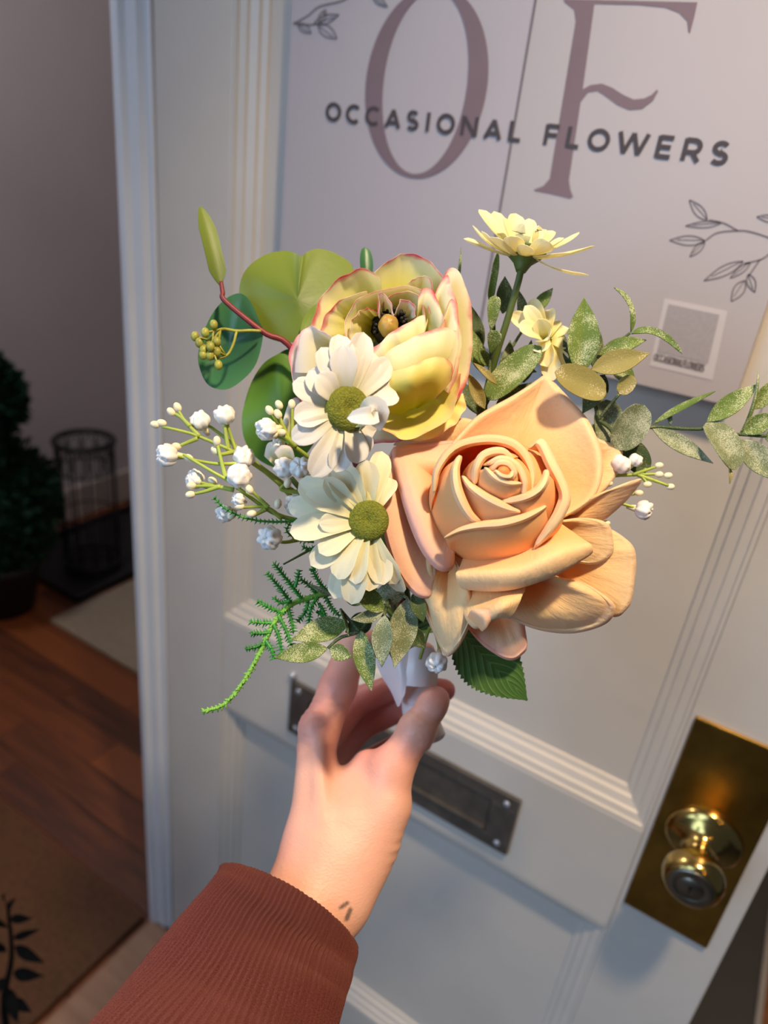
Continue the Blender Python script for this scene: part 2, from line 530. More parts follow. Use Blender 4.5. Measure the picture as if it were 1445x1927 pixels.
def lathe(prof, c, ax, n=32, ref=None):
    """revolve (radius, along) pairs round axis ax through c"""
    ax = nrm(np.array(ax, float))
    ref = np.array([0, 0, 1.]) if ref is None else np.array(ref, float)
    if abs(ref @ ax) > .9: ref = np.array([1., 0, 0])
    e1 = nrm(ref - ax * (ref @ ax)); e2 = np.cross(ax, e1)
    V = []
    for r, h in prof:
        for j in range(n):
            a = 2 * math.pi * j / n
            V.append(np.asarray(c) + ax * h + r * (math.cos(a) * e1 + math.sin(a) * e2))
    k = len(prof)
    Fc = [(i * n + j, i * n + (j + 1) % n, (i + 1) * n + (j + 1) % n, (i + 1) * n + j) for i in range(k - 1) for j in range(n)]
    Fc += [tuple(range(n))[::-1], tuple((k - 1) * n + j for j in range(n))]
    return np.array(V), Fc


PX = BD / F          # metres per photo pixel on the bouquet plane


def camvec(v):
    """(right, up, towards the lens) -> world"""
    return nrm(v[0] * RIGHT + v[1] * UPC + v[2] * TOC)


PROF = {
    'leaf': lambda t: np.sin(np.pi * np.clip(t, 0, 1) ** .82) ** 1.0,
    'oval': lambda t: np.sqrt(np.clip(1 - (2 * t - 1) ** 2, 0, 1)) ** .9,
    'spoon': lambda t: np.clip(t, 0, 1) ** .7 * np.sqrt(np.clip(1 - t ** 5, 0, 1)) * 1.05,
    'daisy': lambda t: (.32 + .72 * np.clip(t * 1.5, 0, 1) ** .8) * np.sqrt(np.clip(1 - np.clip((t - .62) / .38, 0, 1) ** 2.4, 0, 1)),
    'long': lambda t: np.clip(t * 6, 0, 1) ** .7 * np.clip((1 - t) * 3.2, 0, 1) ** .55,
}


def blade(base, tip, W, prof='leaf', bend=0., cup=0., facing=(0, 0, 1), nu=7, nv=12, th=.0006, via=None, fold=0., groove=0., twist=0., curl=0., serr=0.):
    """leaf or petal from base to tip (world), half width W (m)"""
    base, tip = np.asarray(base), np.asarray(tip)
    fv = camvec(facing)
    L = np.linalg.norm(tip - base)
    t = np.linspace(0, 1, nv)
    if via is None:
        mid = .5 * (base + tip)
        ax = nrm(tip - base); n0 = nrm(fv - ax * (fv @ ax))
        mid = mid + n0 * bend * L * 2
    else:
        mid = 2 * np.asarray(via) - .5 * (base + tip)
    c = ((1 - t) ** 2)[:, None] * base + (2 * t * (1 - t))[:, None] * mid + (t ** 2)[:, None] * tip
    tg = nrm(np.gradient(c, axis=0))
    s = np.linspace(-1, 1, nu)
    wd = PROF[prof](t) * W
    wd = np.maximum(wd, W * .03)
    G = np.zeros((nv, nu, 3))
    for i in range(nv):
        n = nrm(fv - tg[i] * (fv @ tg[i]))
        sd = np.cross(tg[i], n)
        a = twist * (t[i] - .5)
        n, sd = n * math.cos(a) + sd * math.sin(a), sd * math.cos(a) - n * math.sin(a)
        off = cup * s ** 2 + fold * np.abs(s) + groove * np.cos(s * np.pi * 2.5) * min(1, 2 * t[i])
        ww = wd[i] * (1 + (serr * (1 if i % 2 else -1) if 0 < i < nv - 1 else 0) * (np.abs(s) > .95))
        G[i] = c[i] + (ww * s)[:, None] * sd + (wd[i] * off)[:, None] * n + n * curl * L * max(0, t[i] - .6) ** 2 * 4
    return sheet(G, th)


def rimpetal(rim, base, spread=.2, out=0., bz=0., lip=0., lipz=2., nu=26, nv=12, th=.0009, centre=None, wav=.0, ruff=0., back=False):
    """petal lofted from a base point to a traced rim [(px,py,z)]; bulges sideways by out (px) and forward by bz (mm); lip rolls the rim over"""
    r = crom(np.array(rim, float), nu)
    if ruff:       # uneven cut edge of the cloth
        kx = np.linspace(0, 1, nu)
        for q_ in range(3):
            r[:, q_] += ruff * ((1.6, 1.6, .7)[q_]) * sum(rng.uniform(-1, 1) * np.sin(kx * w_ + rng.uniform(0, 6)) for w_ in (11, 19, 31))
    b = np.array(base, float)
    ce = np.array(centre if centre is not None else base, float)[:2]
    bb = b + (r - b) * np.array([spread, spread, .05])
    o = nrm(r[:, :2] - ce)
    if back: r = r.copy(); r[:, :2] -= o * lip * .9
    mid = .5 * (r + bb)
    mid[:, :2] += o * out
    mid[:, 2] += bz
    mid = 2 * mid - .5 * (r + bb)
    rows = []
    for v in np.linspace(0, 1, nv):
        rows.append((1 - v) ** 2 * bb + 2 * v * (1 - v) * mid + v * v * r)
    if lip:
        k = np.sin(np.linspace(0.06, np.pi - .06, nu))[:, None] ** .55
        for a, zz in (((.35, .05), (.65, -.25), (.9, -.75), (1.0, -1.4), (1.0, -2.0)) if back else ((.45, .5), (.85, .1), (1.05, -.55), (.95, -1.2))):
            q = r.copy(); q[:, :2] += o * lip * a * k; q[:, 2] += lipz * zz * k[:, 0]
            rows.append(q)
    A = np.array(rows)
    if wav:
        A[..., 2] += wav * np.sin(np.linspace(0, 9, nu))[None, :] * (np.linspace(0, 1, len(rows)) ** 2)[:, None]
    G = np.array([[B(*p) for p in row] for row in A])
    return sheet(G, th)


def gridpetal(rows, nu=24, nv=18, th=.0012, fn=None):
    a = crom(np.array(rows, float), nv)
    a = crom(np.transpose(a, (1, 0, 2)), nu).transpose(1, 0, 2)
    G = np.array([[(fn or B)(*p) for p in row] for row in a])
    return sheet(G, th)


def outleaf(outline, centre, waves=0., th=.0006, rings=8, bowl=0.):
    """broad leaf from a closed traced outline [(px,py,z)] and its centre"""
    o = np.array(outline, float)
    k = len(o)
    oo = crom(np.concatenate([o[-2:], o, o[:3]]), (k + 4) * 5 + 1)[10:10 + k * 5]
    n = len(oo)
    c = np.array(centre, float)
    V = []; UV = []
    for sgn in (1, -1):
        for i in range(1, rings + 1):
            f = i / rings
            p = c + (oo - c) * f
            ang = np.linspace(0, 2 * np.pi, n, endpoint=False)
            p[:, 2] += waves * np.sin(ang * 3) * f * f + bowl * f * f
            q = np.array([B(*x) for x in p]) + TOC * sgn * th / 2 * (1 if i < rings else .3)
            V.append(q); UV.append(np.stack([ang / 6.2832, np.full(n, f)], 1))
    V = list(np.vstack(V)); UV = list(np.vstack(UV))
    V += [B(*c) + TOC * th / 2, B(*c) - TOC * th / 2]; UV += [(0, 0), (0, 0)]
    Fc = []
    N = rings * n
    for s, off in ((1, 0), (-1, N)):
        for i in range(rings - 1):
            for j in range(n):
                q = (off + i * n + j, off + i * n + (j + 1) % n, off + (i + 1) * n + (j + 1) % n, off + (i + 1) * n + j)
                Fc.append(q if s < 0 else q[::-1])
        for j in range(n):
            q = (2 * N + (0 if s > 0 else 1), off + (j + 1) % n, off + j)
            Fc.append(q if s < 0 else q[::-1])
    e = (rings - 1) * n
    for j in range(n):
        Fc.append((e + j, e + (j + 1) % n, N + e + (j + 1) % n, N + e + j))
    return np.array(V), Fc, np.array(UV)


def add(name, msh, mat, parent, label=None):
    return part(name, msh[0], msh[1], mat, parent, uv=msh[2] if len(msh) > 2 else None, label=label)
#@@SETTING

# ================================================================== SETTING
XD0, XD1 = -0.690, 0.120             # door leaf
PX0, PX1 = -0.578, 0.0105            # panel opening
ZR0, ZR1 = 0.654, 0.810              # lock rail
REC = 0.020                          # panel recess
door = thing('door_1', 'open white panelled door filling the right of the view', 'door', (XD0, 0, 0), kind='structure')
bv = .0025


def dp(name, *a, bev=bv, mat='door'):
    v, f = box(*a, bev=bev)
    return part(name, v, f, MA[mat], door, smooth=False)


dp('stile', XD0, PX0, 0, .045, 0.012, 2.0)
dp('stile', PX1, XD1, 0, .045, 0.012, 2.0)
dp('rail', PX0, PX1, 0, .045, ZR0, ZR1)
dp('rail', PX0, PX1, 0, .045, 0.012, .20)
dp('rail', PX0, PX1, 0, .045, 1.88, 2.0)
dp('panel', PX0 - .005, PX1 + .005, REC, .035, ZR1 - .005, 1.885, bev=0)
dp('panel', PX0 - .005, PX1 + .005, REC, .035, .195, ZR0 + .005, bev=0)
MPROF = [(0, .0004), (.0035, .0008), (.0045, .0035), (.012, .0055), (.0135, .0085), (.022, .0115), (.0235, .015), (.030, .017), (.031, REC + .001), (0, REC + .001)]


def moulding(z0, z1):
    sides = {'left': lambda w: ((PX0 + w, z0 + w), (PX0 + w, z1 - w)), 'right': lambda w: ((PX1 - w, z1 - w), (PX1 - w, z0 + w)),
             'bottom': lambda w: ((PX1 - w, z0 + w), (PX0 + w, z0 + w)), 'top': lambda w: ((PX0 + w, z1 - w), (PX1 - w, z1 - w))}
    for fn in sides.values():
        v = []
        for e in (0, 1):
            for w_, y_ in MPROF:
                x, z = fn(w_)[e]; v.append((x, y_, z))
        n = len(MPROF)
        f = [(i, (i + 1) % n, n + (i + 1) % n, n + i) for i in range(n)] + [tuple(range(n))[::-1], tuple(range(n, 2 * n))]
        part('moulding', v, f, MA['door'], door, smooth=False)


moulding(ZR1, 1.88)
moulding(.20, ZR0)

# hinge jamb: stepped post extruded upwards
jp = [(-.757, .12), (-.757, .003), (-.753, -.003), (-.742, -.004), (-.738, -.010), (-.733, -.010), (-.729, -.004), (-.712, -.004), (-.707, .004), (-.700, .004), (-.6985, -.001), (-.6935, -.001), (-.692, .006), (-.692, .12)]
v = [(x, y, z) for z in (0.0, 2.15) for x, y in jp]
n = len(jp)
f = [(i, (i + 1) % n, n + (i + 1) % n, n + i) for i in range(n)] + [tuple(range(n))[::-1], tuple(range(n, 2 * n))]
o = part('trim_1', v, f, MA['jamb'], None, smooth=False)
tag(o, 'glossy white stepped door jamb beside the open hall', 'jamb', kind='structure')


def struct(name, bx_, mat, label, cat, bev=0):
    v, f = box(*bx_, bev=bev)
    return tag(part(name, v, f, MA[mat], None, smooth=False), label, cat, kind='structure')


struct('wall_left', (-2.42, -2.30, -1.1, 2.4, 0, 2.6), 'wall', 'grey hall wall behind the umbrella stand', 'wall')
struct('wall_back', (-2.42, -.66, 2.4, 2.5, 0, 2.6), 'wall', 'grey end wall of the hall', 'wall')
struct('wall_front', (-.757, -.66, .12, 2.4, 0, 2.6), 'wall', 'wall running behind the open door', 'wall')
struct('wall_side', (-2.42, -.76, -1.2, -1.1, 0, 2.6), 'wall', 'near side wall of the hall', 'wall')
struct('wall_right', (-.66, 2.4, 2.4, 2.5, -.06, 2.6), 'wall', 'grey wall far behind the open door', 'wall')
struct('ceiling', (-2.42, -.66, -1.2, 2.5, 2.6, 2.7), 'wall', 'unseen ceiling added to darken the hall', 'ceiling')  # out of view, added to keep ambient sky light out of the hall
struct('baseboard_left', (-2.30, -2.28, -1.1, 2.4, 0, .135), 'skirt', 'pale painted skirting board along the hall wall', 'skirting', .004)
struct('trim_2', (-.745, -.640, -1.1, .0, 0, .022), 'sill', 'worn light brown wooden threshold below the door jamb', 'threshold', .006)
struct('floor_outside', (-.640, 2.4, -3.2, 2.4, -.06, 0), 'slab', 'dark grey floor behind the door edge', 'floor')
struct('trim_3', (.314, .326, .10, 2.3, 0, .008), 'skirt', 'thin pale strip on the floor at the lower right corner', 'floor strip', .002)
struct('trim_4', (.3265, 1.2, .10, 2.3, 0, .006), 'orangewood', 'orange brown board at the lower right corner', 'board', .002)

fl = thing('floor', 'dark reddish wooden plank floor of the hall', 'floor', (-1.5, .5, -.02), kind='structure')
v, f = box(-2.3, -.745, -1.1, 2.4, -.05, -.022)
part('subfloor', v, f, MA['tray'], fl, smooth=False)
y = -1.1
while y < 2.38:
    cuts = [-2.3] + sorted([random.uniform(-2.1, -.95)]) + [-.747]
    for a, b in zip(cuts[:-1], cuts[1:]):
        v, f = box(a + .0008, b - .0008, y + .0008, min(y + .092, 2.4) - .0008, -.022, 0.0 - random.uniform(0, .0006), bev=.0012)
        c_ = v.mean(0)
        me = bpy.data.meshes.new('plank'); me.from_pydata((v - c_).tolist(), [], f); me.materials.append(MA['plank'])
        o = bpy.data.objects.new('plank', me); COL.objects.link(o); o.parent = fl
        o.location = tuple(c_ - BASE['floor'])
    y += .092

# ---------------------------------------------------------------- hall furnishings
t = thing('boot_tray', 'black rubber boot tray against the hall wall', 'tray', (-1.98, .96, 0.0005))
v, f = box(-2.20, -1.775, .60, 1.42, .0005, .008, bev=.002); part('base', v, f, MA['tray'], t, smooth=False)
for a in ((-2.20, -2.185, .60, 1.42), (-1.79, -1.775, .60, 1.42), (-2.185, -1.79, .60, .615), (-2.185, -1.79, 1.405, 1.42)):
    v, f = box(*a, .008, .03, bev=.002); part('rim', v, f, MA['tray'], t, smooth=False)

ux, uy, ur, uh = -1.935, .785, .092, .475
t = thing('umbrella_stand', 'round black wire umbrella stand on the boot tray', 'umbrella stand', (ux, uy, .008))


def ring(x, y, z, R, r, n=40):
    a = np.linspace(0, 2 * np.pi, n + 1)
    p = np.stack([x + R * np.cos(a), y + R * np.sin(a), np.full(n + 1, z)], 1)
    return tube(p, r, 8, cap=False)


for z, r in ((uh, .010), (uh - .10, .003), (.21, .003), (.03, .008)):
    add('ring', ring(ux, uy, z + .008, ur, r), MA['wire'], t)
v, f = lathe([(.001, 0), (ur, 0), (ur + .004, .004), (ur, .012), (.001, .012)], (ux, uy, .009), (0, 0, 1), 32); part('drip_dish', v, f, MA['wire'], t)
for k in range(12):
    a = 2 * math.pi * k / 12
    add('wire', tube([(ux + ur * math.cos(a), uy + ur * math.sin(a), z) for z in (.03, uh)], .0032, 6), MA['wire'], t)
for k in range(12):   # scrolls between the wires, in the upper band
    a = 2 * math.pi * (k + .5) / 12
    pts = []
    for q in np.linspace(0, 2 * np.pi, 13):
        aa = a + .18 * math.cos(q); pts.append((ux + ur * math.cos(aa), uy + ur * math.sin(aa), uh - .048 + .040 * math.sin(q)))
    add('scroll', tube(pts, .0022, 5, cap=False), MA['wire'], t)

rg = part('rug', *box(-1.755, -.80, .485, 2.0, .0005, .012, bev=.004), MA['rug'], None, smooth=False)
tag(rg, 'beige woven rug on the wooden hall floor', 'rug')
mt = part('doormat', *box(-1.72, -.765, -.80, -.005, .0005, .014, bev=.004), MA['mat'], None, smooth=False)
tag(mt, 'dark brown coir doormat inside the threshold', 'doormat')


def leafcloud(centre, R, n, size, sc=(1, 1, 1)):
    V, Fc = [], []
    for i in range(n):
        d = rng.normal(size=3); d /= np.linalg.norm(d)
        p = np.asarray(centre) + d * R * np.array(sc) * (0.80 + .24 * rng.rand())
        a = nrm(d + rng.normal(size=3) * .6); b = nrm(np.cross(a, rng.normal(size=3)))
        L = size * (.7 + .6 * rng.rand()); k = len(V)
        V += [p, p + a * L * .5 + b * L * .32, p + a * L, p + a * L * .5 - b * L * .32]
        Fc.append((k, k + 1, k + 2, k + 3))
    return np.array(V), Fc


tp_ = onX(-14, 950, -1.93); tx, ty = -1.93, float(tp_[1])
t = thing('topiary', 'dark green ball topiary in a black pot', 'topiary', (tx, ty, 0))
v, f = lathe([(.001, 0), (.085, 0), (.115, .16), (.122, .165), (.122, .185), (.105, .185), (.10, .165), (.001, .165)], (tx, ty, .0005), (0, 0, 1), 32); part('pot', v, f, MA['pot'], t)
add('trunk', tube([(tx, ty, .15), (tx, ty, .92)], .012, 8), MA['trunk'], t)
for z, R, n_, sc in ((float(tp_[2]), .17, 2600, (1, 1, 1.2)), (float(tp_[2]) + .335, .105, 1500, (1, 1, 1.1))):
    o = part('foliage', *leafcloud((tx, ty, z), R, n_, .034, sc), MA['topiary'], t, smooth=False); o['kind'] = 'stuff'
    add('foliage_core', sph((tx, ty, z), R * .82, 20, 14, sc), MA['topiary'], t)

# black-leaved plant at the lower left
PD = .95
pb = P(8, 1905, PD)
gx, gy = float(pb[0]), float(pb[1])
t = thing('dark_plant', 'near-black leafy plant at the lower left corner', 'plant', (gx, gy, .0005))
v, f = lathe([(.001, 0), (.055, 0), (.07, .11), (.075, .115), (.066, .115), (.06, .10), (.001, .10)], (gx, gy, .0005), (0, 0, 1), 28); part('pot', v, f, MA['pot'], t)
add('stem', tube([(gx, gy, .1), pb, P(22, 1800, PD), P(14, 1700, PD + .01)], [.006, .004, .002], 6, 16), MA['darkleaf'], t)
for (a, b, wd) in (((20, 1728), (62, 1728), 8), ((18, 1712), (30, 1690), 6), ((25, 1765), (76, 1748), 7), ((28, 1780), (84, 1812), 10), ((25, 1830), (82, 1836), 11),
                   ((18, 1860), (34, 1925), 11), ((12, 1790), (-30, 1760), 10), ((12, 1840), (-25, 1880), 10), ((14, 1745), (-20, 1715), 9), ((30, 1880), (60, 1905), 9), ((14, 1700), (8, 1680), 6)):
    add('leaf', blade(P(*a, PD), P(*b, PD - .02), wd * PD / F, 'leaf', .08, .1, (random.uniform(-.3, .3), .4, 1), th=.001), MA['darkleaf'], t)

# ---------------------------------------------------------------- door furniture
YP = 0.0
plx0, plx1, plz0, plz1 = .0155, .103, .708, .970
t = thing('door_knob_set', 'aged brass lock plate with round keyed door knob', 'door knob', (.06, 0, .708))
v, f = box(plx0, plx1, -.0045, -.0003, plz0, plz1, bev=.0018); part('backplate', v, f, MA['brass'], t, smooth=False)
kc = onY(1323, 1577, -.0045)
v, f = lathe([(.0355, 0), (.0355, .002), (.034, .0055), (.028, .0085), (.020, .011), (.0145, .016), (.0125, .022), (.0125, .028)], (kc[0], -.0045, kc[2]), (0, -1, 0), 48); part('rosette', v, f, MA['brassk'], t)
kn_ = part('knob', *lathe([(.0125, .026), (.0135, .030), (.019, .036), (.0245, .043), (.0272, .051), (.0272, .056), (.0255, .062), (.0225, .0665), (.0205, .0675)], (kc[0], -.0045, kc[2]), (0, -1, 0), 48), MA['brassk'], t)
part('lock_cylinder', *lathe([(.0203, .060), (.0203, .0672), (.0195, .0682), (.0125, .0682), (.0120, .0676), (.0115, .0682), (.001, .0684)], (kc[0], -.0045, kc[2]), (0, -1, 0), 40), MA['steel'], kn_)
part('keyhole', *join([box(kc[0] - .0009, kc[0] + .0009, -.0735, -.0727, kc[2] - .006, kc[2] + .002), lathe([(.0018, 0), (.0018, .0007)], (kc[0], -.0728, kc[2] + .002), (0, -1, 0), 14)]), MA['black'], kn_, smooth=False)

lx0, lx1, lz0, lz1 = -.4485, -.1175, .681, .769
t = thing('letter_plate', 'dark bronze letter slot plate on the door rail behind the hand', 'letterbox', (-.28, 0, lz0))
for a in ((lx0, lx1, lz1 - .018, lz1), (lx0, lx1, lz0, lz0 + .018), (lx0, lx0 + .032, lz0 + .018, lz1 - .018), (lx1 - .032, lx1, lz0 + .018, lz1 - .018)):
    part('frame', *box(a[0], a[1], -.006, -.0003, a[2], a[3], bev=.0012), MA['bronze'], t, smooth=False)
part('flap', *box(lx0 + .033, lx1 - .033, -.0035, -.0005, lz0 + .019, lz1 - .019, bev=.0012), MA['bronze'], t, smooth=False)
part('flap_lip', *box(lx0 + .033, lx1 - .033, -.0085, -.0036, lz0 + .020, lz0 + .026, bev=.001), MA['bronze'], t, smooth=False)
for x_ in (lx0 + .014, lx1 - .014):
    for z_ in (lz0 + .012, lz1 - .012):
        part('screw', *lathe([(.0042, 0), (.0042, .0008), (.003, .0018), (.001, .002)], (x_, -.006, z_), (0, -1, 0), 14), MA['screw'], t)
sc_ = onY(551, 1271, -.003)
pin = part('hook_pin', *lathe([(.0045, 0), (.0050, .003), (.0035, .006), (.001, .007)], (sc_[0], -.0002, sc_[2]), (0, -1, 0), 16), MA['screw'], None)
tag(pin, 'small round silver pin above the left end of the letter slot', 'pin')

# ---------------------------------------------------------------- printed sign on the upper panel
YS = .002
sx0, sx1, sz0, sz1 = -.508, -.040, 1.255, 1.80
t = sign = thing('shop_sign', 'pale lilac shop sign with large mauve O and F', 'sign', (-.27, YS, sz0))
xs = float(onY(975, 195, YS)[0])
part('sheet', *box(sx0, xs - .0006, YS, REC - .0005, sz0, sz1, bev=.0006), MA['sign'], t, smooth=False)
part('sheet', *box(xs + .0006, sx1, YS - .0004, REC - .0005, sz0, sz1, bev=.0006), MA['sign2'], t, smooth=False)
part('seam', *box(xs - .0010, xs + .0010, YS - .0006, YS + .004, sz0, sz1), MA['twig'], t, smooth=False)


def flat(name, poly, mat, y=YS - .0007, holes=None, th=.0003):
    """printed shape from outline in door-plane (x, z)"""
    from mathutils.geometry import tessellate_polygon
    loops = [[Vector((p[0], p[1], 0)) for p in poly]] + [[Vector((p[0], p[1], 0)) for p in h] for h in (holes or [])]
    tri = tessellate_polygon(loops)
    pts = [q for l_ in loops for q in l_]
    n = len(pts)
    V = [(q[0], y, q[1]) for q in pts] + [(q[0], y + th, q[1]) for q in pts]
    Fc = [tuple(q) for q in tri] + [tuple(i + n for i in q[::-1]) for q in tri]
    k = 0
    for l_ in loops:
        m_ = len(l_)
        Fc += [(k + i, k + (i + 1) % m_, k + n + (i + 1) % m_, k + n + i) for i in range(m_)]
        k += m_
    return part(name, V, Fc, MA[mat], sign, smooth=False)


def stroke(pts, wd, y, th=.0003, closed=False, cap=True):
    """constant-width printed line in (x, z)"""
    p = np.array(pts, float)
    if closed: p = np.vstack([p, p[:1]])
    tg = nrm(np.gradient(p, axis=0))
    if closed: tg[0] = tg[-1] = nrm(p[1] - p[-2])
    nn = np.stack([-tg[:, 1], tg[:, 0]], 1)
    wd = np.broadcast_to(np.atleast_1d(wd), (len(p),)) if np.ndim(wd) == 0 or len(np.atleast_1d(wd)) == len(p) else np.interp(np.linspace(0, 1, len(p)), np.linspace(0, 1, len(wd)), wd)
    # mitre correction at corners
    seg = nrm(np.diff(p, axis=0))
    for i in range(1, len(p) - 1):
        c_ = max(.5, abs(float(seg[i - 1] @ tg[i])))
        nn[i] /= c_
    A = p + nn * wd[:, None] / 2; Bk = p - nn * wd[:, None] / 2
    k = len(p)
    V = [(q[0], y, q[1]) for q in A] + [(q[0], y, q[1]) for q in Bk] + [(q[0], y + th, q[1]) for q in A] + [(q[0], y + th, q[1]) for q in Bk]
    Fc = []
    for i in range(k - 1):
        Fc += [(i, i + 1, k + i + 1, k + i), (2 * k + i, 3 * k + i, 3 * k + i + 1, 2 * k + i + 1), (i, 2 * k + i, 2 * k + i + 1, i + 1), (k + i, k + i + 1, 3 * k + i + 1, 3 * k + i)]
    Fc += [(0, k, 3 * k, 2 * k), (k - 1, 3 * k - 1, 4 * k - 1, 2 * k - 1)]
    return np.array(V), Fc


def xz(px, py):
    q = onY(px, py, YS - .001)
    return float(q[0]), float(q[2])


# big O
L_, R_, Bt = xz(687, 165), xz(918, 150), xz(800, 338)
ox, oa = (L_[0] + R_[0]) / 2, (R_[0] - L_[0]) / 2
oz1 = xz(812, -28)[1]
oz, ob = (Bt[1] + oz1) / 2, (oz1 - Bt[1]) / 2
aa = np.linspace(0, 2 * np.pi, 72, endpoint=False)
flat('letter_o', [(ox + oa * math.cos(a), oz + ob * math.sin(a)) for a in aa], 'letter', holes=[[(ox + (oa - .0185) * math.cos(a), oz + (ob - .0035) * math.sin(a)) for a in aa[::-1]]])
# big F (traced outline)
fo = [(1060, -2), (1312, 4), (1306, 32), (1298, 62), (1295, 60), (1293, 40), (1278, 24), (1252, 14), (1200, 9), (1118, 7),
      (1096, 168), (1110, 160), (1132, 157), (1152, 165), (1172, 178), (1192, 187), (1212, 185), (1226, 178), (1236, 168), (1238, 172), (1228, 190),
      (1208, 205), (1184, 207), (1162, 198), (1142, 183), (1124, 171), (1106, 174), (1092, 192), (1070, 340), (1073, 358), (1078, 370), (1072, 374), (1040, 366), (1004, 359), (1006, 356), (1022, 350), (1034, 336), (1083, 40), (1080, 18), (1062, 4)]
flat('letter_f', [xz(*p) for p in fo], 'letter')


def arc(cx, cy, rx, ry, a0, a1, n=18):
    return [(cx + rx * math.cos(math.radians(a)), cy + ry * math.sin(math.radians(a))) for a in np.linspace(a0, a1, n)]


GL = {  # geometric sans capitals, cap height 1: (advance, strokes)
    'O': (1.06, [arc(.53, .5, .45, .43, 0, 360, 40)]),
    'C': (.96, [arc(.53, .5, .45, .43, 48, 312, 30)]),
    'A': (.98, [[(.06, 0), (.49, .94)], [(.92, 0), (.49, .94)], [(.2, .27), (.78, .27)]]),
    'S': (.80, [arc(.40, .705, .27, .225, 35, 270, 18) + arc(.40, .275, .29, .215, 90, -145, 18)]),
    'I': (.36, [[(.18, 0), (.18, 1)]]),
    'N': (1.02, [[(.12, 0), (.12, 1)], [(.14, .95), (.88, .05)], [(.9, 0), (.9, 1)]]),
    'L': (.74, [[(.12, 1), (.12, 0)], [(.12, .07), (.70, .07)]]),
    'F': (.78, [[(.12, 0), (.12, 1)], [(.12, .93), (.74, .93)], [(.12, .50), (.66, .50)]]),
    'W': (1.46, [[(.05, 1), (.38, .02)], [(.38, .02), (.73, .98)], [(.73, .98), (1.08, .02)], [(1.08, .02), (1.41, 1)]]),
    'E': (.82, [[(.12, 0), (.12, 1)], [(.12, .93), (.74, .93)], [(.12, .50), (.68, .50)], [(.12, .07), (.74, .07)]]),
    'R': (.88, [[(.12, 0), (.12, 1)], [(.12, .93), (.42, .93)] + arc(.46, .66, .30, .27, 85, -85, 14) + [(.42, .39), (.12, .39)], [(.48, .38), (.80, 0)]]),
}


def text(s, x0, x1, zb0, zb1, H, wd, track, mat, y, name='letter', joinall=False):
    tot = sum(GL[c][0] if c in GL else .42 for c in s) + track * (len(s) - 1)
    k = (x1 - x0) / tot
    x = 0; ms = []
    for c in s:
        if c in GL:
            q = []
            for n_, st in enumerate(GL[c][1]):
                cl = c == 'O'
                pts = [(x0 + (x + p[0]) * k, zb0 + (zb1 - zb0) * (x + p[0]) / tot + p[1] * H) for p in (st[:-1] if cl else st)]
                q.append(stroke(pts, wd, y - .00004 * n_, closed=cl))
            if joinall: ms += q
            else: part(name + '_' + c.lower(), *join(q), MA[mat], sign, smooth=False)
            x += GL[c][0] + track
        else: x += .42 + track
    if joinall: part(name, *join(ms), MA[mat], sign, smooth=False)


ta, tb = xz(612, 226), xz(1366, 311)
H_ = xz(626, 195)[1] - xz(626, 229)[1]
text('OCCASIONAL FLOWERS', ta[0], tb[0], ta[1], tb[1], H_, H_ * .225, .40, 'ink', YS - .0010)
# label at the lower right of the sign, its code left blank
cp = [xz(1250, 562), xz(1368, 586), xz(1340, 716), xz(1222, 688)]
flat('label_card', cp, 'card', YS - .0007)
flat('label_square', [xz(1258, 572), xz(1354, 592), xz(1332, 684), xz(1236, 662)], 'cardgrey', YS - .0010)
qa, qb = xz(1229, 678), xz(1323, 700)
text('OCCASIONALFLOWERS', qa[0], qb[0], qa[1], qb[1], .0060, .0011, .08, 'twig', YS - .0010, 'label_text', True)


def twigline(pts, wd=2.4, n=24):
    return stroke(crom(np.array([xz(*p) for p in pts]), n), wd * .62 / F, YS - .0007)


def twigleaf(b_, t_, wpx, name='sketched_leaf'):
    b_, t_ = np.array(b_, float), np.array(t_, float)
    d = t_ - b_; nn = np.array([-d[1], d[0]]) / np.linalg.norm(d)
    tt = np.linspace(0, 1, 16)
    up_ = [b_ + d * q + nn * wpx * math.sin(math.pi * q ** .85) for q in tt]
    dn = [b_ + d * q - nn * wpx * math.sin(math.pi * q ** .85) for q in tt]
    ms = [stroke([xz(*p) for p in up_], 2.0 * .62 / F, YS - .0007), stroke([xz(*p) for p in dn], 2.0 * .62 / F, YS - .0007),
          stroke([xz(*(b_ + d * q + nn * wpx * .12)) for q in (0, .4, .8)], 1.3 * .62 / F, YS - .0007)]
    part(name, *join(ms), MA['twig'], sign, smooth=False)


for pts in ([(1450, 448), (1412, 436), (1388, 434), (1350, 438), (1328, 452)], [(1388, 434), (1362, 420), (1334, 414)], [(1450, 476), (1432, 488), (1400, 496)], [(1430, 488), (1418, 506), (1408, 520)],
            [(552, 44), (580, 28), (600, 12), (640, 2), (655, -6)], [(551, 44), (575, 46), (590, 46)], [(700, -14), (706, -4)]):
    part('sketched_stem', *twigline(pts), MA['twig'], sign, smooth=False)
for b_, t_, w_ in (((1330, 414), (1297, 376), 9), ((1356, 420), (1290, 425), 6), ((1326, 453), (1260, 452), 9), ((1326, 455), (1298, 483), 6), ((1398, 492), (1325, 528), 9), ((1412, 494), (1374, 523), 6),
                   ((1402, 528), (1376, 567), 10), ((1408, 516), (1420, 550), 8), ((1470, 414), (1424, 408), 7), ((590, 44), (637, 27), 8), ((598, 46), (633, 72), 10), ((560, 44), (585, 62), 7), ((600, 42), (612, 18), 6), ((700, -8), (728, 12), 6)):
    twigleaf(b_, t_, w_)
#@@BOUQUET

# ================================================================== BOUQUET
GR = 'flowers and greenery of the handheld bouquet'
GRIP = (783, 1290, -36)


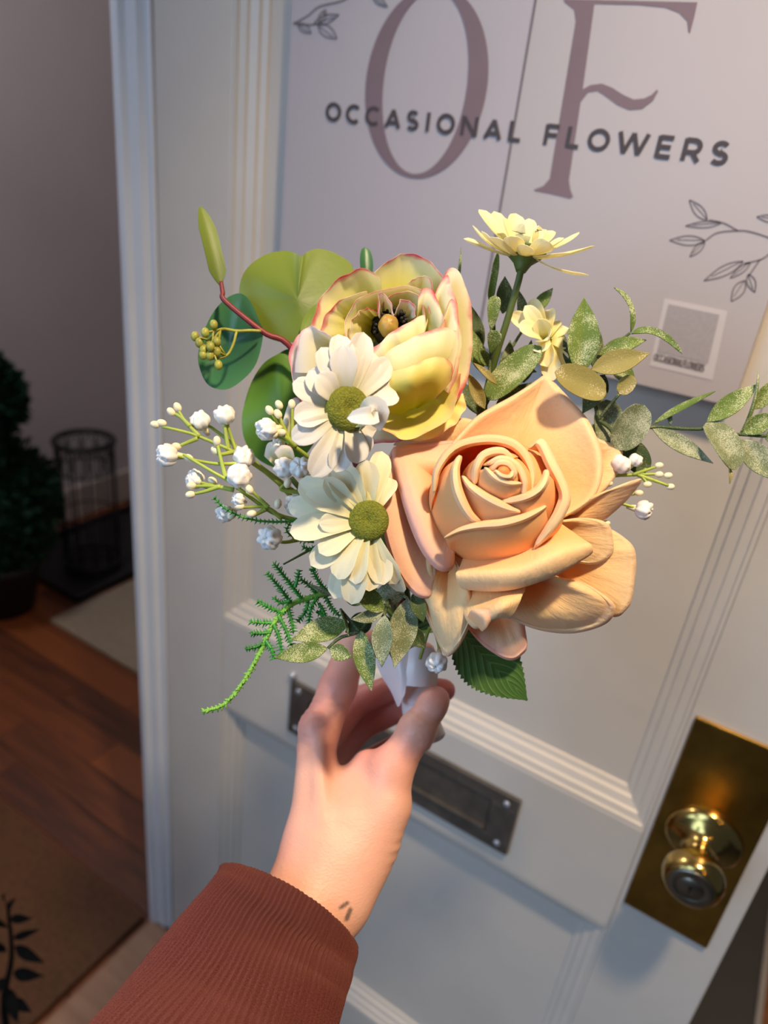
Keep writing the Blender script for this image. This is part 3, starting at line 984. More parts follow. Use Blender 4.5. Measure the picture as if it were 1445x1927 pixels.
def stem_to_grip(head, parent, mat='stem', r=.0018, off=None, via=None):
    """stem from behind a flower head down into the ribboned handle"""
    ox_, oz_ = off if off else (random.uniform(-14, 14), random.uniform(-6, 6))
    pts = [B(*head)] + ([B(*q) for q in (via or [])]) + [Hd(764 + ox_, 1200, -34 + oz_), Hd(783 + ox_ * .8, 1285, -36 + oz_), Hd(798 + ox_ * .7, 1345, -38 + oz_)]
    return add('stem', tube(pts, r, 7, 26), MA[mat], parent)


# ---------------------------------------------------------------- peach rose
rose = thing('rose', 'large peach foam rose at the front right of the bouquet', 'rose', B(940, 960, 0), GR)
RC = (947, 890)
RB = (936, 955, -12)


def budpetal(rim, k=1.0, lip=17, lipz=3.0, mat='rose_in', name='heart_petal', ez=15, bsc=1.0):
    ccy = 947 - (1 - k) * 60; ccx = 934 + (1 - k) * 14
    """heart petal: rim traced, body swells to the cup ellipse and tucks under"""
    nu, nv = 30, 14
    r = crom(np.array(rim, float), nu)
    d = r[:, :2] - np.array(RC)
    o = nrm(d)
    ang = np.arctan2(d[:, 1] / 118, d[:, 0] / 126)
    mid = np.stack([ccx + 126 * k * np.cos(ang), ccy + 118 * k * np.sin(ang), np.full(nu, float(ez))], 1)
    b = np.array(RB) + (mid - np.array(RB)) * np.array([.25, .25, 0])
    ctrl = np.stack([b, mid * .5 + b * .5 + (mid - b) * np.array([.35, .35, 0]), mid, mid * .45 + r * .55 + np.array([0, 0, 4.0]), r])
    rr = r.copy(); rr[:, :2] -= o * lip * .5
    ctrl[-1] = rr
    A = crom(ctrl, nv)
    kk = np.sin(np.linspace(.10, np.pi - .10, nu))[:, None] ** .5
    rows = [A]
    for a, zz in ((.35, .75), (.75, .75), (1.05, .1), (1.1, -.8), (.9, -1.5)):
        q = rr.copy(); q[:, :2] += o * lip * a * kk; q[:, 2] += lipz * zz * kk[:, 0]
        rows.append(q[None])
    A = np.concatenate(rows)
    G = np.array([[B(*p) for p in row] for row in A])
    return add(name, sheet(G, .0010), MA[mat], rose)


# outer petals: traced rims (px, py, mm towards lens)
OUT = [
    ([(770, 1000, -6), (800, 1090, -6), (850, 1120, -6), (910, 1130, -8), (980, 1120, -8), (1030, 1080, -8), (1060, 1020, -8)], (930, 960, -14), .2, 6, 2, 0, 'rose_out'),
    ([(1060, 990, -12), (1090, 900, -14), (1050, 820, -16), (980, 790, -18), (880, 800, -16), (800, 880, -14), (780, 980, -12)], (935, 930, -20), .2, 6, 0, 0, 'rose_out'),
    # big petal standing up at the back right
    ([(846, 830, 0), (893, 783, -4), (962, 746, -10), (1012, 716, -16), (1028, 708, -17), (1040, 720, -16), (1070, 752, -14), (1108, 796, -8), (1134, 866, -2), (1118, 938, 2), (1056, 985, 4)], (948, 905, -14), .3, 4, -3, 5, 'rose_out'),
    ([(1105, 800, -16), (1125, 826, -14), (1168, 846, -14), (1160, 882, -12), (1146, 915, -10), (1112, 945, -8)], (1040, 890, -20), .3, 0, 2, 4, 'rose_out'),
    ([(1080, 968, -4), (1130, 934, 0), (1205, 901, 4), (1178, 942, -4), (1132, 980, -10), (1090, 990, -10)], (1025, 970, -10), .3, 0, 6, 0, 'rose_out'),
    ([(1046, 984, 2), (1090, 976, 5), (1140, 985, 4), (1150, 1015, 2), (1148, 1046, 1), (1112, 1062, 0), (1060, 1050, 2)], (985, 995, -6), .3, 0, 4, 6, 'rose_out'),
    ([(1130, 985, -8), (1168, 1006, -6), (1190, 1030, -5), (1194, 1060, -5), (1190, 1108, -5), (1178, 1146, -6), (1152, 1160, -8), (1090, 1130, -8)], (995, 1035, -14), .3, 4, 5, 6, 'rose_out'),
    ([(1040, 1086, 8), (1098, 1098, 9), (1140, 1124, 8), (1156, 1146, 5), (1140, 1170, 1), (1100, 1186, -1), (1060, 1191, -2), (1005, 1184, -1), (950, 1166, 2)], (955, 1075, 2), .25, 8, 9, 6, 'rose_out'),
    ([(862, 1160, -4), (895, 1200, -2), (930, 1228, -4), (958, 1240, -5), (978, 1234, -6), (991, 1216, -6), (988, 1176, -5)], (925, 1110, -10), .4, 4, 4, 3, 'rose_pink'),
    ([(812, 1015, 8), (790, 1060, 7), (790, 1120, 6), (812, 1180, 5), (832, 1222, 6), (846, 1232, 8), (868, 1206, 14), (890, 1150, 17), (884, 1110, 15), (862, 1070, 14)], (842, 1030, 4), .25, 2, 7, 5, 'rose_out'),
    ([(738, 836, 2), (724, 872, 8), (718, 912, 12), (717, 950, 15), (724, 1005, 17), (742, 1060, 17), (764, 1098, 16), (788, 1122, 14), (812, 1118, 11), (806, 1060, 10), (800, 1010, 8)], (835, 955, -6), .25, 4, 6, 4, 'rose_pink'),
    ([(862, 820, -4), (800, 830, 0), (752, 838, 6), (738, 850, 10), (748, 900, 18), (768, 970, 23), (792, 1030, 25), (818, 1066, 25), (838, 1074, 23), (853, 1064, 19), (838, 1030, 14), (815, 985, 10)], (858, 930, -4), .3, -2, 7, 7, 'rose_pink'),
    ([(734, 836, -8), (778, 815, -8), (826, 800, -8), (868, 788, -8), (900, 790, -10)], (880, 885, -14), .3, 4, 2, 4, 'rose_out'),
]
for rim, bs, spd, ou, bz_, lp, mt_ in OUT:
    add('petal', rimpetal(rim, bs, spd, ou, bz_, lp * 2.2, 2.6, 48, 16, .0011, wav=.7, ruff=.35, back=True), MA[mt_], rose)
# petal rolled over in front of the heart
add('rolled_petal', gridpetal([
    [(880, 1020, 4), (920, 1030, 6), (970, 1025, 8), (1010, 1000, 8), (1040, 975, 6)],
    [(866, 1066, 20), (918, 1062, 25), (978, 1050, 28), (1040, 1022, 28), (1098, 1016, 24)],
    [(858, 1082, 26), (920, 1080, 35), (980, 1073, 39), (1046, 1046, 39), (1112, 1026, 28)],
    [(868, 1106, 23), (930, 1110, 30), (985, 1102, 33), (1050, 1078, 33), (1114, 1040, 25)],
    [(886, 1104, 13), (940, 1102, 16), (985, 1092, 18), (1040, 1066, 20), (1100, 1046, 18)]], 36, 26, .0013), MA['rose_out'], rose)
add('petal', gridpetal([
    [(868, 1090, 12), (905, 1096, 14), (945, 1094, 16), (990, 1086, 18)],
    [(869, 1128, 16), (908, 1126, 21), (948, 1118, 26), (988, 1110, 26)],
    [(874, 1156, 19), (906, 1146, 28), (944, 1130, 35), (982, 1122, 32)],
    [(880, 1170, 21), (910, 1158, 31), (944, 1144, 38), (976, 1136, 33)],
    [(892, 1182, 21), (913, 1172, 30), (938, 1160, 34), (962, 1162, 30)],
    [(904, 1180, 14), (918, 1172, 22), (938, 1162, 26), (956, 1160, 24)]], 30, 26, .0012), MA['rose_out'], rose)
add('curl', gridpetal([
    [(880, 1160, 24), (890, 1168, 28), (900, 1178, 30), (908, 1188, 30)],
    [(888, 1148, 30), (902, 1154, 34), (914, 1166, 35), (914, 1182, 33)],
    [(906, 1146, 31), (920, 1150, 34), (926, 1162, 33), (920, 1172, 30)]], 14, 12, .0012), MA['rose_pink'], rose)
# heart: outer cup petals first, then the spiral
budpetal([(1000, 838, 26), (1017, 832, 28), (1036, 872, 31), (1061, 928, 33), (1054, 962, 34), (1036, 994, 34), (1012, 1030, 30)], 1.02, 19, 3, ez=10)
budpetal([(812, 925, 30), (822, 882, 32), (856, 842, 31), (910, 828, 30), (958, 834, 30), (986, 856, 31), (1002, 889, 33), (1004, 924, 36)], 1.0, 15, 3, ez=10)
budpetal([(862, 856, 34), (856, 882, 38), (859, 913, 41), (870, 944, 42), (885, 971, 41), (902, 986, 38)], 1.0, 15, 3.2)
budpetal([(866, 896, 38), (889, 918, 42), (920, 938, 44), (951, 954, 44), (980, 966, 42)], .97, 14, 3.2)
budpetal([(944, 948, 42), (982, 938, 45), (1009, 924, 44), (1025, 905, 42), (1032, 884, 38)], .97, 14, 3.2)
budpetal([(834, 1014, 34), (866, 997, 39), (905, 988, 42), (947, 984, 43), (990, 973, 42), (1030, 955, 37)], 1.0, 13, 3.0)
budpetal([(890, 912, 41), (896, 881, 43), (912, 857, 42), (943, 849, 41), (966, 860, 40)], .6, 13, 2.6, ez=22)
budpetal([(915, 872, 43), (943, 864, 44), (970, 877, 44), (986, 905, 45), (987, 934, 44)], .55, 12, 2.4, ez=24)
budpetal([(910, 879, 46), (932, 897, 48), (958, 908, 48), (984, 911, 46)], .5, 11, 2.2, ez=26)
budpetal([(924, 884, 47), (938, 872, 48), (956, 874, 48), (968, 890, 48), (966, 902, 48)], .3, 8, 1.6, ez=30)
budpetal([(930, 884, 49), (944, 894, 50), (960, 896, 50), (966, 886, 49)], .22, 7, 1.4, ez=32)
add('heart_tip', tube([B(947, 900, 20), B(947, 890, 46), B(948, 882, 51)], [.004, .0035, .0012], 10, 8), MA['rose_in'], rose)
stem_to_grip((935, 985, -8), rose, r=.003, via=[(900, 1080, -32)])
# serrated leaf of the rose
add('leaf', blade(B(852, 1178, -22), B(992, 1318, -20), 62 * PX, 'leaf', .04, .08, (.1, .1, 1), 15, 45, .0006, serr=.05), MA['roseleaf'], rose, 'dark green serrated leaf')

# ---------------------------------------------------------------- ranunculus
ran = thing('ranunculus', 'yellow cream ranunculus with pink petal edges at the top left of the bouquet', 'ranunculus', B(745, 690, -25), GR)
RANP = [
    # rim, base, spread, out, bz, lip, material
    ([(560, 700, -4), (580, 780, -2), (640, 826, 0), (700, 836, 2), (760, 828, 0)], (735, 680, -30), .2, 10, 4, 0, 'ran_w'),
    ([(704, 512, -16), (735, 488, -18), (758, 478, -18), (792, 482, -18), (819, 502, -15), (838, 534, -10)], (752, 640, -36), .2, 22, 0, 0, 'ran'),
    ([(584, 660, 2), (589, 602, -2), (600, 568, -5), (629, 531, -8), (658, 513, -10), (690, 507, -10), (716, 524, -10)], (735, 640, -36), .2, 18, 0, 0, 'ran'),
    ([(826, 540, -8), (846, 505, -10), (866, 516, -10), (882, 555, -8), (890, 600, -6), (889, 655, -3), (881, 700, 0), (866, 742, 0), (840, 790, 0)], (775, 670, -28), .2, 6, 4, 0, 'ran'),
    ([(590, 790, 2), (562, 745, 2), (548, 702, 2), (544, 672, 3), (556, 634, 3), (580, 620, 2)], (700, 690, -26), .2, 8, 6, 0, 'ran_w'),
    ([(740, 824, 4), (800, 828, 4), (850, 804, 0), (874, 772, -4), (872, 740, -6)], (785, 735, -22), .2, 0, 4, 0, 'ran_y'),
    ([(660, 760, 14), (700, 796, 18), (737, 818, 20), (763, 827, 20), (803, 815, 17), (848, 781, 12), (864, 739, 7), (868, 704, 4)], (770, 706, -10), .2, 0, -4, 0, 'ran_y'),
    ([(800, 610, -4), (816, 560, -6), (838, 519, -4), (850, 540, 2), (862, 585, 6), (868, 640, 10), (862, 700, 10), (845, 740, 8)], (780, 690, -26), .2, 4, 8, 0, 'ran'),
    ([(556, 700, 6), (562, 640, 8), (576, 615, 10), (595, 617, 13), (616, 628, 17), (636, 648, 21), (660, 700, 22)], (715, 690, -22), .2, 14, 10, 0, 'ran_w'),
    ([(600, 640, 4), (608, 602, 1), (627, 576, -2), (650, 561, -4), (690, 548, -6)], (722, 630, -34), .2, 10, 0, 0, 'ran'),
    ([(768, 532, -10), (786, 522, -10), (806, 521, -10), (818, 552, -6)], (768, 615, -32), .2, 6, 0, 0, 'ran'),
    ([(648, 660, 12), (649, 610, 8), (664, 574, 3), (687, 555, 0), (724, 545, -4), (763, 538, -7), (798, 548, -6), (810, 590, 0)], (734, 628, -32), .15, 14, 0, 0, 'ran'),
    ([(788, 560, -2), (796, 544, -2), (810, 545, -1), (827, 574, 3), (838, 606, 8), (828, 650, 14)], (775, 660, -26), .2, 4, 8, 0, 'ran'),
    ([(716, 580, -6), (735, 556, -8), (762, 548, -9), (787, 556, -7), (798, 580, -2), (800, 612, 3)], (744, 622, -30), .15, 12, 0, 0, 'ran'),
    ([(662, 660, 12), (659, 614, 8), (674, 588, 3), (694, 580, 0), (712, 588, -2)], (730, 626, -30), .15, 10, 0, 0, 'ran'),
    ([(711, 594, 0), (712, 558, 2), (720, 552, 2), (734, 565, 1), (741, 596, 0)], (728, 622, -26), .2, 2, 0, 0, 'ran_w'),
    ([(742, 592, -2), (752, 568, -2), (764, 564, -2), (776, 570, -2), (784, 596, 0)], (748, 620, -26), .2, 2, 0, 0, 'ran_w'),
    ([(806, 660, 16), (832, 608, 12), (850, 562, 6), (860, 600, 12), (862, 660, 14), (846, 716, 14), (820, 750, 12)], (785, 715, -12), .15, 4, 6, 0, 'ran'),
    ([(655, 690, 16), (680, 668, 20), (704, 652, 22), (729, 632, 22), (750, 617, 20), (778, 602, 14), (796, 592, 8)], (772, 726, 2), .15, 10, 7, 0, 'ran'),
    ([(640, 730, 20), (680, 700, 27), (712, 677, 31), (735, 659, 32), (766, 640, 30), (803, 624, 25), (838, 617, 18), (858, 622, 12)], (792, 768, 6), .15, 10, 10, 0, 'ran'),
    ([(630, 780, 22), (670, 735, 28), (700, 714, 32), (724, 703, 35), (745, 698, 37), (773, 690, 37), (803, 675, 33), (830, 670, 28), (848, 684, 20), (850, 716, 12)], (776, 776, 8), .10, 6, 10, 0, 'ran_y'),
]
for rim, bs, spd, ou, bz_, lp, mt_ in RANP:
    add('petal', rimpetal(rim, bs, spd, ou, bz_, lp, 2, 40, 18, .0004, centre=(742, 640), wav=.5, ruff=1.0), MA[mt_], ran)
add('receptacle', sph(B(748, 655, -37), 105 * PX, 24, 12, (1, 1, .12), (RIGHT, UPC, TOC)), MA['stem'], ran)
v, f = sph(B(735, 616, -18), 38 * PX, 28, 16, (1, 1, .6), (RIGHT, UPC, TOC), lambda a, b: .06 * math.sin(9 * b) * math.sin(7 * a))
part('stamens', v, f, MA['stamen'], ran)
st = []
for k in range(60):
    a = random.uniform(0, 6.28); r_ = random.uniform(.5, 1)
    st.append(tube([B(735 + 28 * r_ * math.cos(a), 616 + 28 * r_ * math.sin(a), -14), B(735 + 36 * r_ * math.cos(a), 612 + 34 * r_ * math.sin(a), -4 + random.uniform(-2, 2))], [.0005, .0009], 5))
part('stamen_fringe', *join(st), MA['stamen'], ran)['kind'] = 'stuff'
v, f = sph(B(731, 614, -2), 20 * PX, 24, 16, (.92, 1.05, 1.3), (RIGHT, UPC, TOC), lambda a, b: .09 * abs(math.sin(2.5 * b)) * math.sin(a))
part('seed_pod', v, f, MA['bud'], ran)
stem_to_grip((765, 700, -28), ran, r=.0026, via=[(760, 850, -45), (755, 1030, -45)])


# ---------------------------------------------------------------- daisies
def daisy(label, c, n, tips, wpx, mat, discr, back, cup=.25, seed=1, discmat='disc', bend=.10, flat_=.45):
    rr = random.Random(seed)
    t = thing('daisy', label, 'daisy', B(*c), GR)
    nn = camvec(n)
    e1 = nrm(np.cross(UPC, nn)); e2 = np.cross(nn, e1)
    C = B(*c)
    for i, tp in enumerate(tips):
        T = B(*tp[:3])
        W = (tp[3] if len(tp) > 3 else wpx * rr.uniform(.85, 1.12)) * PX / 1.0
        d = T - C; d = d - nn * (d @ nn)
        bs = C + nrm(d) * discr * PX * .55 - nn * .001 * (i % 3)
        add('petal', blade(bs, T, W, 'daisy', rr.uniform(.4, 1.3) * bend, cup * rr.uniform(.3, 1.3), tuple(np.array(n) + np.array([rr.uniform(-.3, .3), rr.uniform(-.3, .3), 0])), 9, 16, .0005, groove=.035, twist=rr.uniform(-.4, .4), curl=rr.uniform(-.05, .05)), MA[mat], t)
    if discmat:
        v, f = sph(C + nn * .0015, discr * PX, 30, 14, (1, 1, flat_), (e1, e2, nn), lambda a, b: -.55 * math.exp(-(a / .38) ** 2))
        part('disc', v, f, MA[discmat], t)
    add('calyx', sph(C - nn * .004, discr * PX * .7, 14, 8, (1, 1, .6), (e1, e2, nn)), MA['stem'], t)
    stem_to_grip(back[0], t, via=back[1:], r=.0019)
    return t


d1 = [(637, 628, 47, 22), (684, 625, 42, 22), (603, 655, 50, 22), (581, 698, 52, 24), (550, 722, 54, 20), (553, 788, 54, 22), (549, 828, 53, 20), (587, 897, 49, 23), (631, 888, 46, 20),
      (732, 678, 34, 20), (706, 664, 38, 22), (745, 735, 34, 26), (710, 808, 36, 24), (670, 872, 44, 24), (690, 855, 40, 20), (644, 650, 52, 22), (596, 706, 55, 22), (656, 648, 46, 20)]
dz1 = daisy('white silk daisy with green centre overlapping the ranunculus', (652, 770, 44), (.42, .02, .9), d1, 22, 'daisy_w', 39, [(650, 775, 36), (690, 900, -20), (735, 1060, -42)], seed=3)
# two petals of the front daisy curl over its centre
for b_, tp_, w_, vv in (((672, 800, 46), (653, 787, 60), 15, (700, 788, 60)), ((676, 804, 44), (708, 806, 44), 22, (700, 770, 56))):
    add('petal', blade(B(*b_), B(*tp_), w_ * PX, 'daisy', cup=.5, facing=(-.2, .3, 1), nu=9, nv=16, th=.0005, via=B(*vv), groove=.04), MA['daisy_w'], dz1)
d2 = [(547, 1003, 27, 24), (584, 1064, 26, 22), (600, 985, 31, 18), (562, 905, 24, 24), (540, 950, 20, 22), (575, 930, 28, 20), (622, 886, 27, 22), (650, 876, 26, 22), (690, 866, 26, 22), (720, 848, 18, 20), (636, 1090, 27, 22), (629, 1126, 20, 23),
      (662, 1136, 22, 22), (694, 1112, 24, 22), (722, 1100, 24, 22), (746, 1100, 20, 18), (760, 1114, 14, 15), (600, 1040, 30, 20), (668, 1100, 28, 20), (735, 900, 16, 20), (610, 900, 30, 18)]
daisy('cream silk daisy with green centre tucked left of the peach rose', (694, 980, 24), (-.08, .05, 1), d2, 22, 'daisy_c', 36, [(694, 985, 16), (720, 1060, -30)], seed=5)
d3 = [(902, 393, -22, 14), (889, 424, -16, 14), (873, 448, -12, 12), (928, 400, -28, 14), (946, 408, -12, 16), (972, 400, -32, 17), (995, 412, -30, 15), (1012, 424, -8, 16), (1040, 434, -20, 16), (1091, 440, -24, 12),
      (1119, 462, -16, 11), (1072, 474, 2, 15), (1107, 520, -4, 10), (993, 462, 10, 13), (925, 445, 2, 14), (960, 446, 8, 15), (1035, 455, 8, 15), (1060, 446, -10, 14), (905, 436, -4, 13), (1020, 430, -24, 16), (985, 420, -4, 18)]
t3 = daisy('pale yellow daisy standing highest, seen from the side', (984, 478, -14), (.1, .93, .35), [q[:3] + (q[3] * 1.3,) for q in d3], 15, 'daisy_y', 20, [(985, 486, -14), (975, 530, -14), (955, 600, -18), (930, 680, -24), (880, 860, -42), (800, 1080, -42)], cup=.3, seed=8, discmat=None, bend=-.08)
add('calyx_cup', tube([B(980, 512, -14), B(983, 496, -14), B(986, 482, -14), B(988, 472, -14)], [.0026, .005, .0095, .0115], 16, 10), MA['stem'], t3)
d4 = [(961, 590, -22, 12), (975, 612, -14, 13), (999, 562, -26, 12), (1031, 584, -30, 14), (1046, 602, -30, 12), (1069, 618, -28, 13), (1016, 664, -10, 14), (1042, 716, -18, 15), (1062, 690, -22, 14), (1030, 690, -16, 14), (1066, 650, -24, 14), (988, 575, -16, 12), (1030, 640, -6, 14), (1012, 600, -14, 13)]
daisy('small pale yellow flower half hidden behind the peach rose', (1030, 640, -24), (-.45, .2, .85), [q[:3] + (q[3] * 1.3,) for q in d4], 13, 'daisy_y', 14, [(1032, 645, -28), (1010, 760, -40), (900, 960, -45)], cup=.4, seed=9, discmat=None)

# pink tipped bud half hidden at the left
t = thing('pink_bud', 'pink tipped white flower bud half hidden below the front daisy', 'flower bud', B(535, 860, -5), GR)
for rim, bs in (([(497, 858, -6), (503, 836, -6), (516, 832, -4), (530, 850, -2)], (545, 905, -14)), ([(516, 850, 0), (530, 838, 2), (548, 842, 2), (556, 866, 0)], (550, 905, -14)), ([(530, 800, -10), (545, 756, -12), (562, 750, -12), (572, 775, -12)], (565, 850, -20))):
    add('petal', rimpetal(rim, bs, .3, 4, 5, 0, 2, 18, 10, .0005), MA['ran_w'], t)
stem_to_grip((548, 900, -14), t, via=[(640, 1010, -40)], r=.0015)

# ---------------------------------------------------------------- eucalyptus
t = thing('eucalyptus_branch', 'green eucalyptus branch with round leaves and a maroon stem, upper left', 'eucalyptus', B(549, 656, -30), GR)
add('branch', tube([B(416, 530, -24), B(419, 550, -24), B(425, 568, -24), B(497, 626, -26), B(549, 656, -30), B(640, 800, -46), B(740, 1080, -48), Hd(768, 1215, -38), Hd(786, 1290, -40)], [.0011, .0014, .0016, .0018, .002, .002], 8, 40), MA['redstem'], t)
add('leaf', blade(B(414, 537, -24), B(377, 388, -26), 18 * PX, 'long', .03, .25, (.5, .1, .85), 9, 24), MA['euc'], t)
add('leaf', outleaf([(450, 556, -40), (461, 510, -40), (496, 481, -42), (532, 472, -44), (552, 475, -42), (567, 482, -38), (578, 474, -42), (600, 468, -46), (634, 478, -48), (664, 503, -48), (672, 560, -44), (650, 620, -40), (600, 650, -36), (562, 645, -34), (514, 640, -34), (470, 610, -36)], (560, 565, -34), 1.5, bowl=-2), MA['euc'], t)
add('leaf', outleaf([(495, 629, -30), (486, 600, -30), (470, 566, -34), (450, 552, -36), (420, 566, -38), (392, 604, -38), (373, 664, -36), (378, 700, -36), (394, 726, -36), (425, 733, -34), (455, 716, -32), (482, 684, -30)], (432, 648, -38), 1.2, bowl=4), MA['euc_d'], t)
add('leaf', outleaf([(552, 658, -42), (520, 668, -42), (494, 686, -44), (472, 722, -46), (458, 768, -46), (455, 800, -46), (463, 834, -46), (488, 866, -48), (530, 880, -50), (580, 850, -50), (610, 780, -50), (600, 700, -46)], (530, 765, -42), 2., bowl=-2), MA['euc_m'], t)
add('leaf', outleaf([(570, 640, -28), (566, 615, -28), (580, 585, -30), (605, 570, -32), (630, 590, -34), (625, 630, -32), (600, 655, -30)], (598, 612, -29), .6), MA['euc'], t)
add('leaf', blade(B(690, 530, -40), B(687, 465, -42), 14 * PX, 'oval', .02, .3, (.3, 0, 1), 7, 12), MA['euc_d'], t)
bt = [B(491, 623, -22), B(470, 622, -20), B(445, 623, -18), B(415, 620, -17), B(392, 640, -16)]
add('berry_stalk', tube(bt, .0009, 6, 20), MA['berry'], t)
add('berry_stalk', tube([B(445, 624, -18), B(438, 650, -17), B(425, 670, -16), B(398, 675, -15)], .0008, 6, 14), MA['berry'], t)
for k, (bx_, by_) in enumerate([(367, 633), (375, 645), (386, 626), (402, 611), (383, 659), (396, 652), (408, 662), (395, 669), (411, 687), (408, 643), (382, 668)]):
    bo = add('berry', sph(B(bx_, by_, -12 + (k % 3) * 2), 8.2 * PX, 12, 9, (1, 1, 1.2), (RIGHT, TOC, UPC)), MA['berry'], t)
    tgt = [(392, 640, -16), (425, 670, -16), (415, 620, -17), (398, 675, -15)][k % 4]
    add('berry_stalk', tube([B(bx_, by_, -12 + (k % 3) * 2), B(*tgt)], .0006, 5), MA['berry'], t)


# ---------------------------------------------------------------- baby's breath
def blossom(c, r, dirv, parent, mat='gyp'):
    ax = nrm(dirv); e1 = nrm(np.cross(ax, UPC + .3 * RIGHT)); e2 = np.cross(ax, e1)
    ph0 = random.uniform(0, 6)
    v, f = sph(c, r, 28, 16, (1, 1, .92), (e1, e2, ax), lambda a, b: .20 * abs(math.sin(3.5 * b + ph0)) * min(1, 1.4 * math.sin(a)) - .10 + (.14 * math.sin(6 * a + b * 2) * math.sin(3 * b) if a < 1.2 else 0) - .35 * math.exp(-(a / .22) ** 2))
    o = part('blossom', v, f, MA[mat], parent)
    part('neck', *tube([c - ax * r * .7, c - ax * r * 1.8], [r * .42, r * .22], 8), MA['gypbud'], o)
    return o


def gbud(c, r, dirv, parent):
    ax = nrm(dirv); e1 = nrm(np.cross(ax, UPC + .3 * RIGHT)); e2 = np.cross(ax, e1)
    return add('bud', sph(c, r, 14, 10, (1, 1, 1.35), (e1, e2, ax)), MA['gypbud'], parent)


t = thing('babys_breath', 'white budded sprig of plastic baby breath at the left', 'flower sprig', B(560, 950, -15), GR)
stems = [
    [(575, 965, -22), (520, 905, -14), (470, 868, -8), (440, 850, -6), (376, 822, -4), (345, 812, -2), (305, 803, 0)],
    [(560, 930, -20), (490, 878, -16), (450, 845, -14), (400, 806, -12), (385, 800, -12)],
    [(585, 985, -14), (520, 968, -4), (470, 935, 2), (430, 905, 4), (400, 888, 6), (345, 855, 4)],
    [(530, 975, -4), (500, 955, 2), (455, 955, 4)], [(505, 955, 2), (485, 935, 4), (470, 922, 6)], [(500, 958, 2), (475, 972, 4)],
    [(440, 922, 4), (400, 915, 4), (362, 915, 4)], [(415, 915, 4), (385, 925, 4), (360, 930, 4)], [(400, 915, 2), (378, 908, 2)],
    [(376, 822, -4), (350, 795, -4), (333, 768, -4)], [(358, 803, -4), (340, 785, -4), (323, 776, -4)], [(372, 825, -3), (345, 836, -2), (335, 840, -2)],
    [(430, 848, -6), (424, 810, -6), (423, 790, -6)], [(445, 852, -10), (436, 825, -10), (428, 800, -8)], [(440, 850, -6), (415, 855, 0), (405, 848, 2)], [(425, 900, 4), (417, 870, 4), (409, 835, 4)],
    [(470, 870, -6), (445, 872, 0), (400, 872, 2), (330, 858, 0)], [(585, 1010, -10), (540, 1020, -4), (518, 1018, 0)],
    [(600, 875, -10), (560, 845, -4), (530, 825, 2), (510, 818, 4)], [(545, 835, 0), (525, 800, 2), (508, 772, 4)], [(545, 832, 0), (532, 800, 2), (523, 775, 2)], [(550, 830, 0), (550, 790, 0), (550, 765, 0)], [(556, 840, -2), (535, 822, 4), (515, 818, 6)], [(548, 835, 0), (528, 790, -2), (524, 764, -3)],
    [(590, 900, -8), (550, 885, -2), (536, 880, 0)], [(575, 925, -8), (545, 925, -4), (528, 920, -2), (540, 908, -2)], [(575, 900, -6), (565, 884, 0)], [(600, 960, -22), (560, 955, -14), (555, 945, -8)],
]
for s_ in stems:
    add('stem', tube([B(*q) for q in s_], [.0014, .0010, .0008], 6, 14), MA['gypstem'], t)
for bx_, by_, bz_, r_, dx, dy in [(314, 857, 2, 21, -1, 0), (376, 792, -8, 19, -.4, .9), (423, 781, -6, 19, 0, 1), (459, 860, -2, 20, .4, .6), (450, 896, 8, 22, .2, .5), (367, 902, -2, 18, -.6, .5), (508, 1012, 4, 22, -.3, 0), (501, 808, 8, 20, -.8, -.2),
                                 (535, 880, 2, 19, -.4, .2), (565, 880, 4, 19, 0, .3), (423, 966, -8, 17, -.7, -.3), (556, 950, -6, 20, -.5, 0), (448, 940, 6, 12, -.5, .2), (523, 838, -6, 13, 0, .4)]:
    blossom(B(bx_, by_, bz_), r_ * PX, dx * RIGHT + dy * UPC + .75 * TOC, t)
for bx_, by_, bz_, dx, dy in [(292, 799, 0, -1, .2), (304, 796, 0, -1, .2), (322, 775, -4, -.7, .7), (334, 766, -4, -.6, .9), (332, 840, -2, -1, .2), (355, 862, 2, -.8, .5), (405, 848, 2, -.4, .4), (408, 830, 4, 0, 1), (360, 914, 4, -1, 0), (358, 931, 4, -1, -.2),
                              (469, 921, 8, -.5, .8), (450, 953, 6, -1, 0), (473, 967, 6, -1, -.3), (523, 948, 2, -.2, -1), (541, 909, 2, .2, 1), (507, 772, 6, -.6, .8), (523, 779, 6, -.5, .8), (525, 762, -2, -.5, .9), (549, 761, 0, 0, 1), (529, 814, 6, -1, 0), (513, 818, 8, -1, 0), (400, 905, 0, -.6, .5), (436, 970, 0, -.6, -.4)]:
    gbud(B(bx_, by_, bz_), 7.2 * PX, dx * RIGHT + dy * UPC, t)
stem_to_grip((575, 965, -22), t, 'gypstem', .0014, via=[(660, 1060, -40)])

t = thing('babys_breath', 'short sprig of white buds at the right edge of the peach rose', 'flower sprig', B(1150, 900, -16), GR)
for s_ in ([(1120, 905, -22), (1150, 896, -18), (1205, 893, -14), (1240, 892, -12)], [(1190, 894, -15), (1215, 885, -13), (1236, 878, -12)], [(1200, 894, -14), (1230, 904, -12), (1258, 914, -11)], [(1205, 893, -14), (1218, 910, -12)],
           [(1140, 935, -20), (1165, 946, -16), (1195, 955, -14)], [(1150, 938, -20), (1180, 932, -16), (1200, 928, -14)], [(1130, 900, -22), (1155, 890, -18), (1165, 880, -16)], [(1205, 893, -14), (1216, 882, -13)]):
    add('stem', tube([B(*q) for q in s_], [.0011, .0007], 6, 10), MA['gypstem'], t)
for bx_, by_, r_, dx, dy in ((1211, 960, 18, .8, -.2), (1168, 874, 19, .5, .8), (1196, 866, 13, .5, .8)):
    blossom(B(bx_, by_, -13), r_ * PX, dx * RIGHT + dy * UPC + .4 * TOC, t)
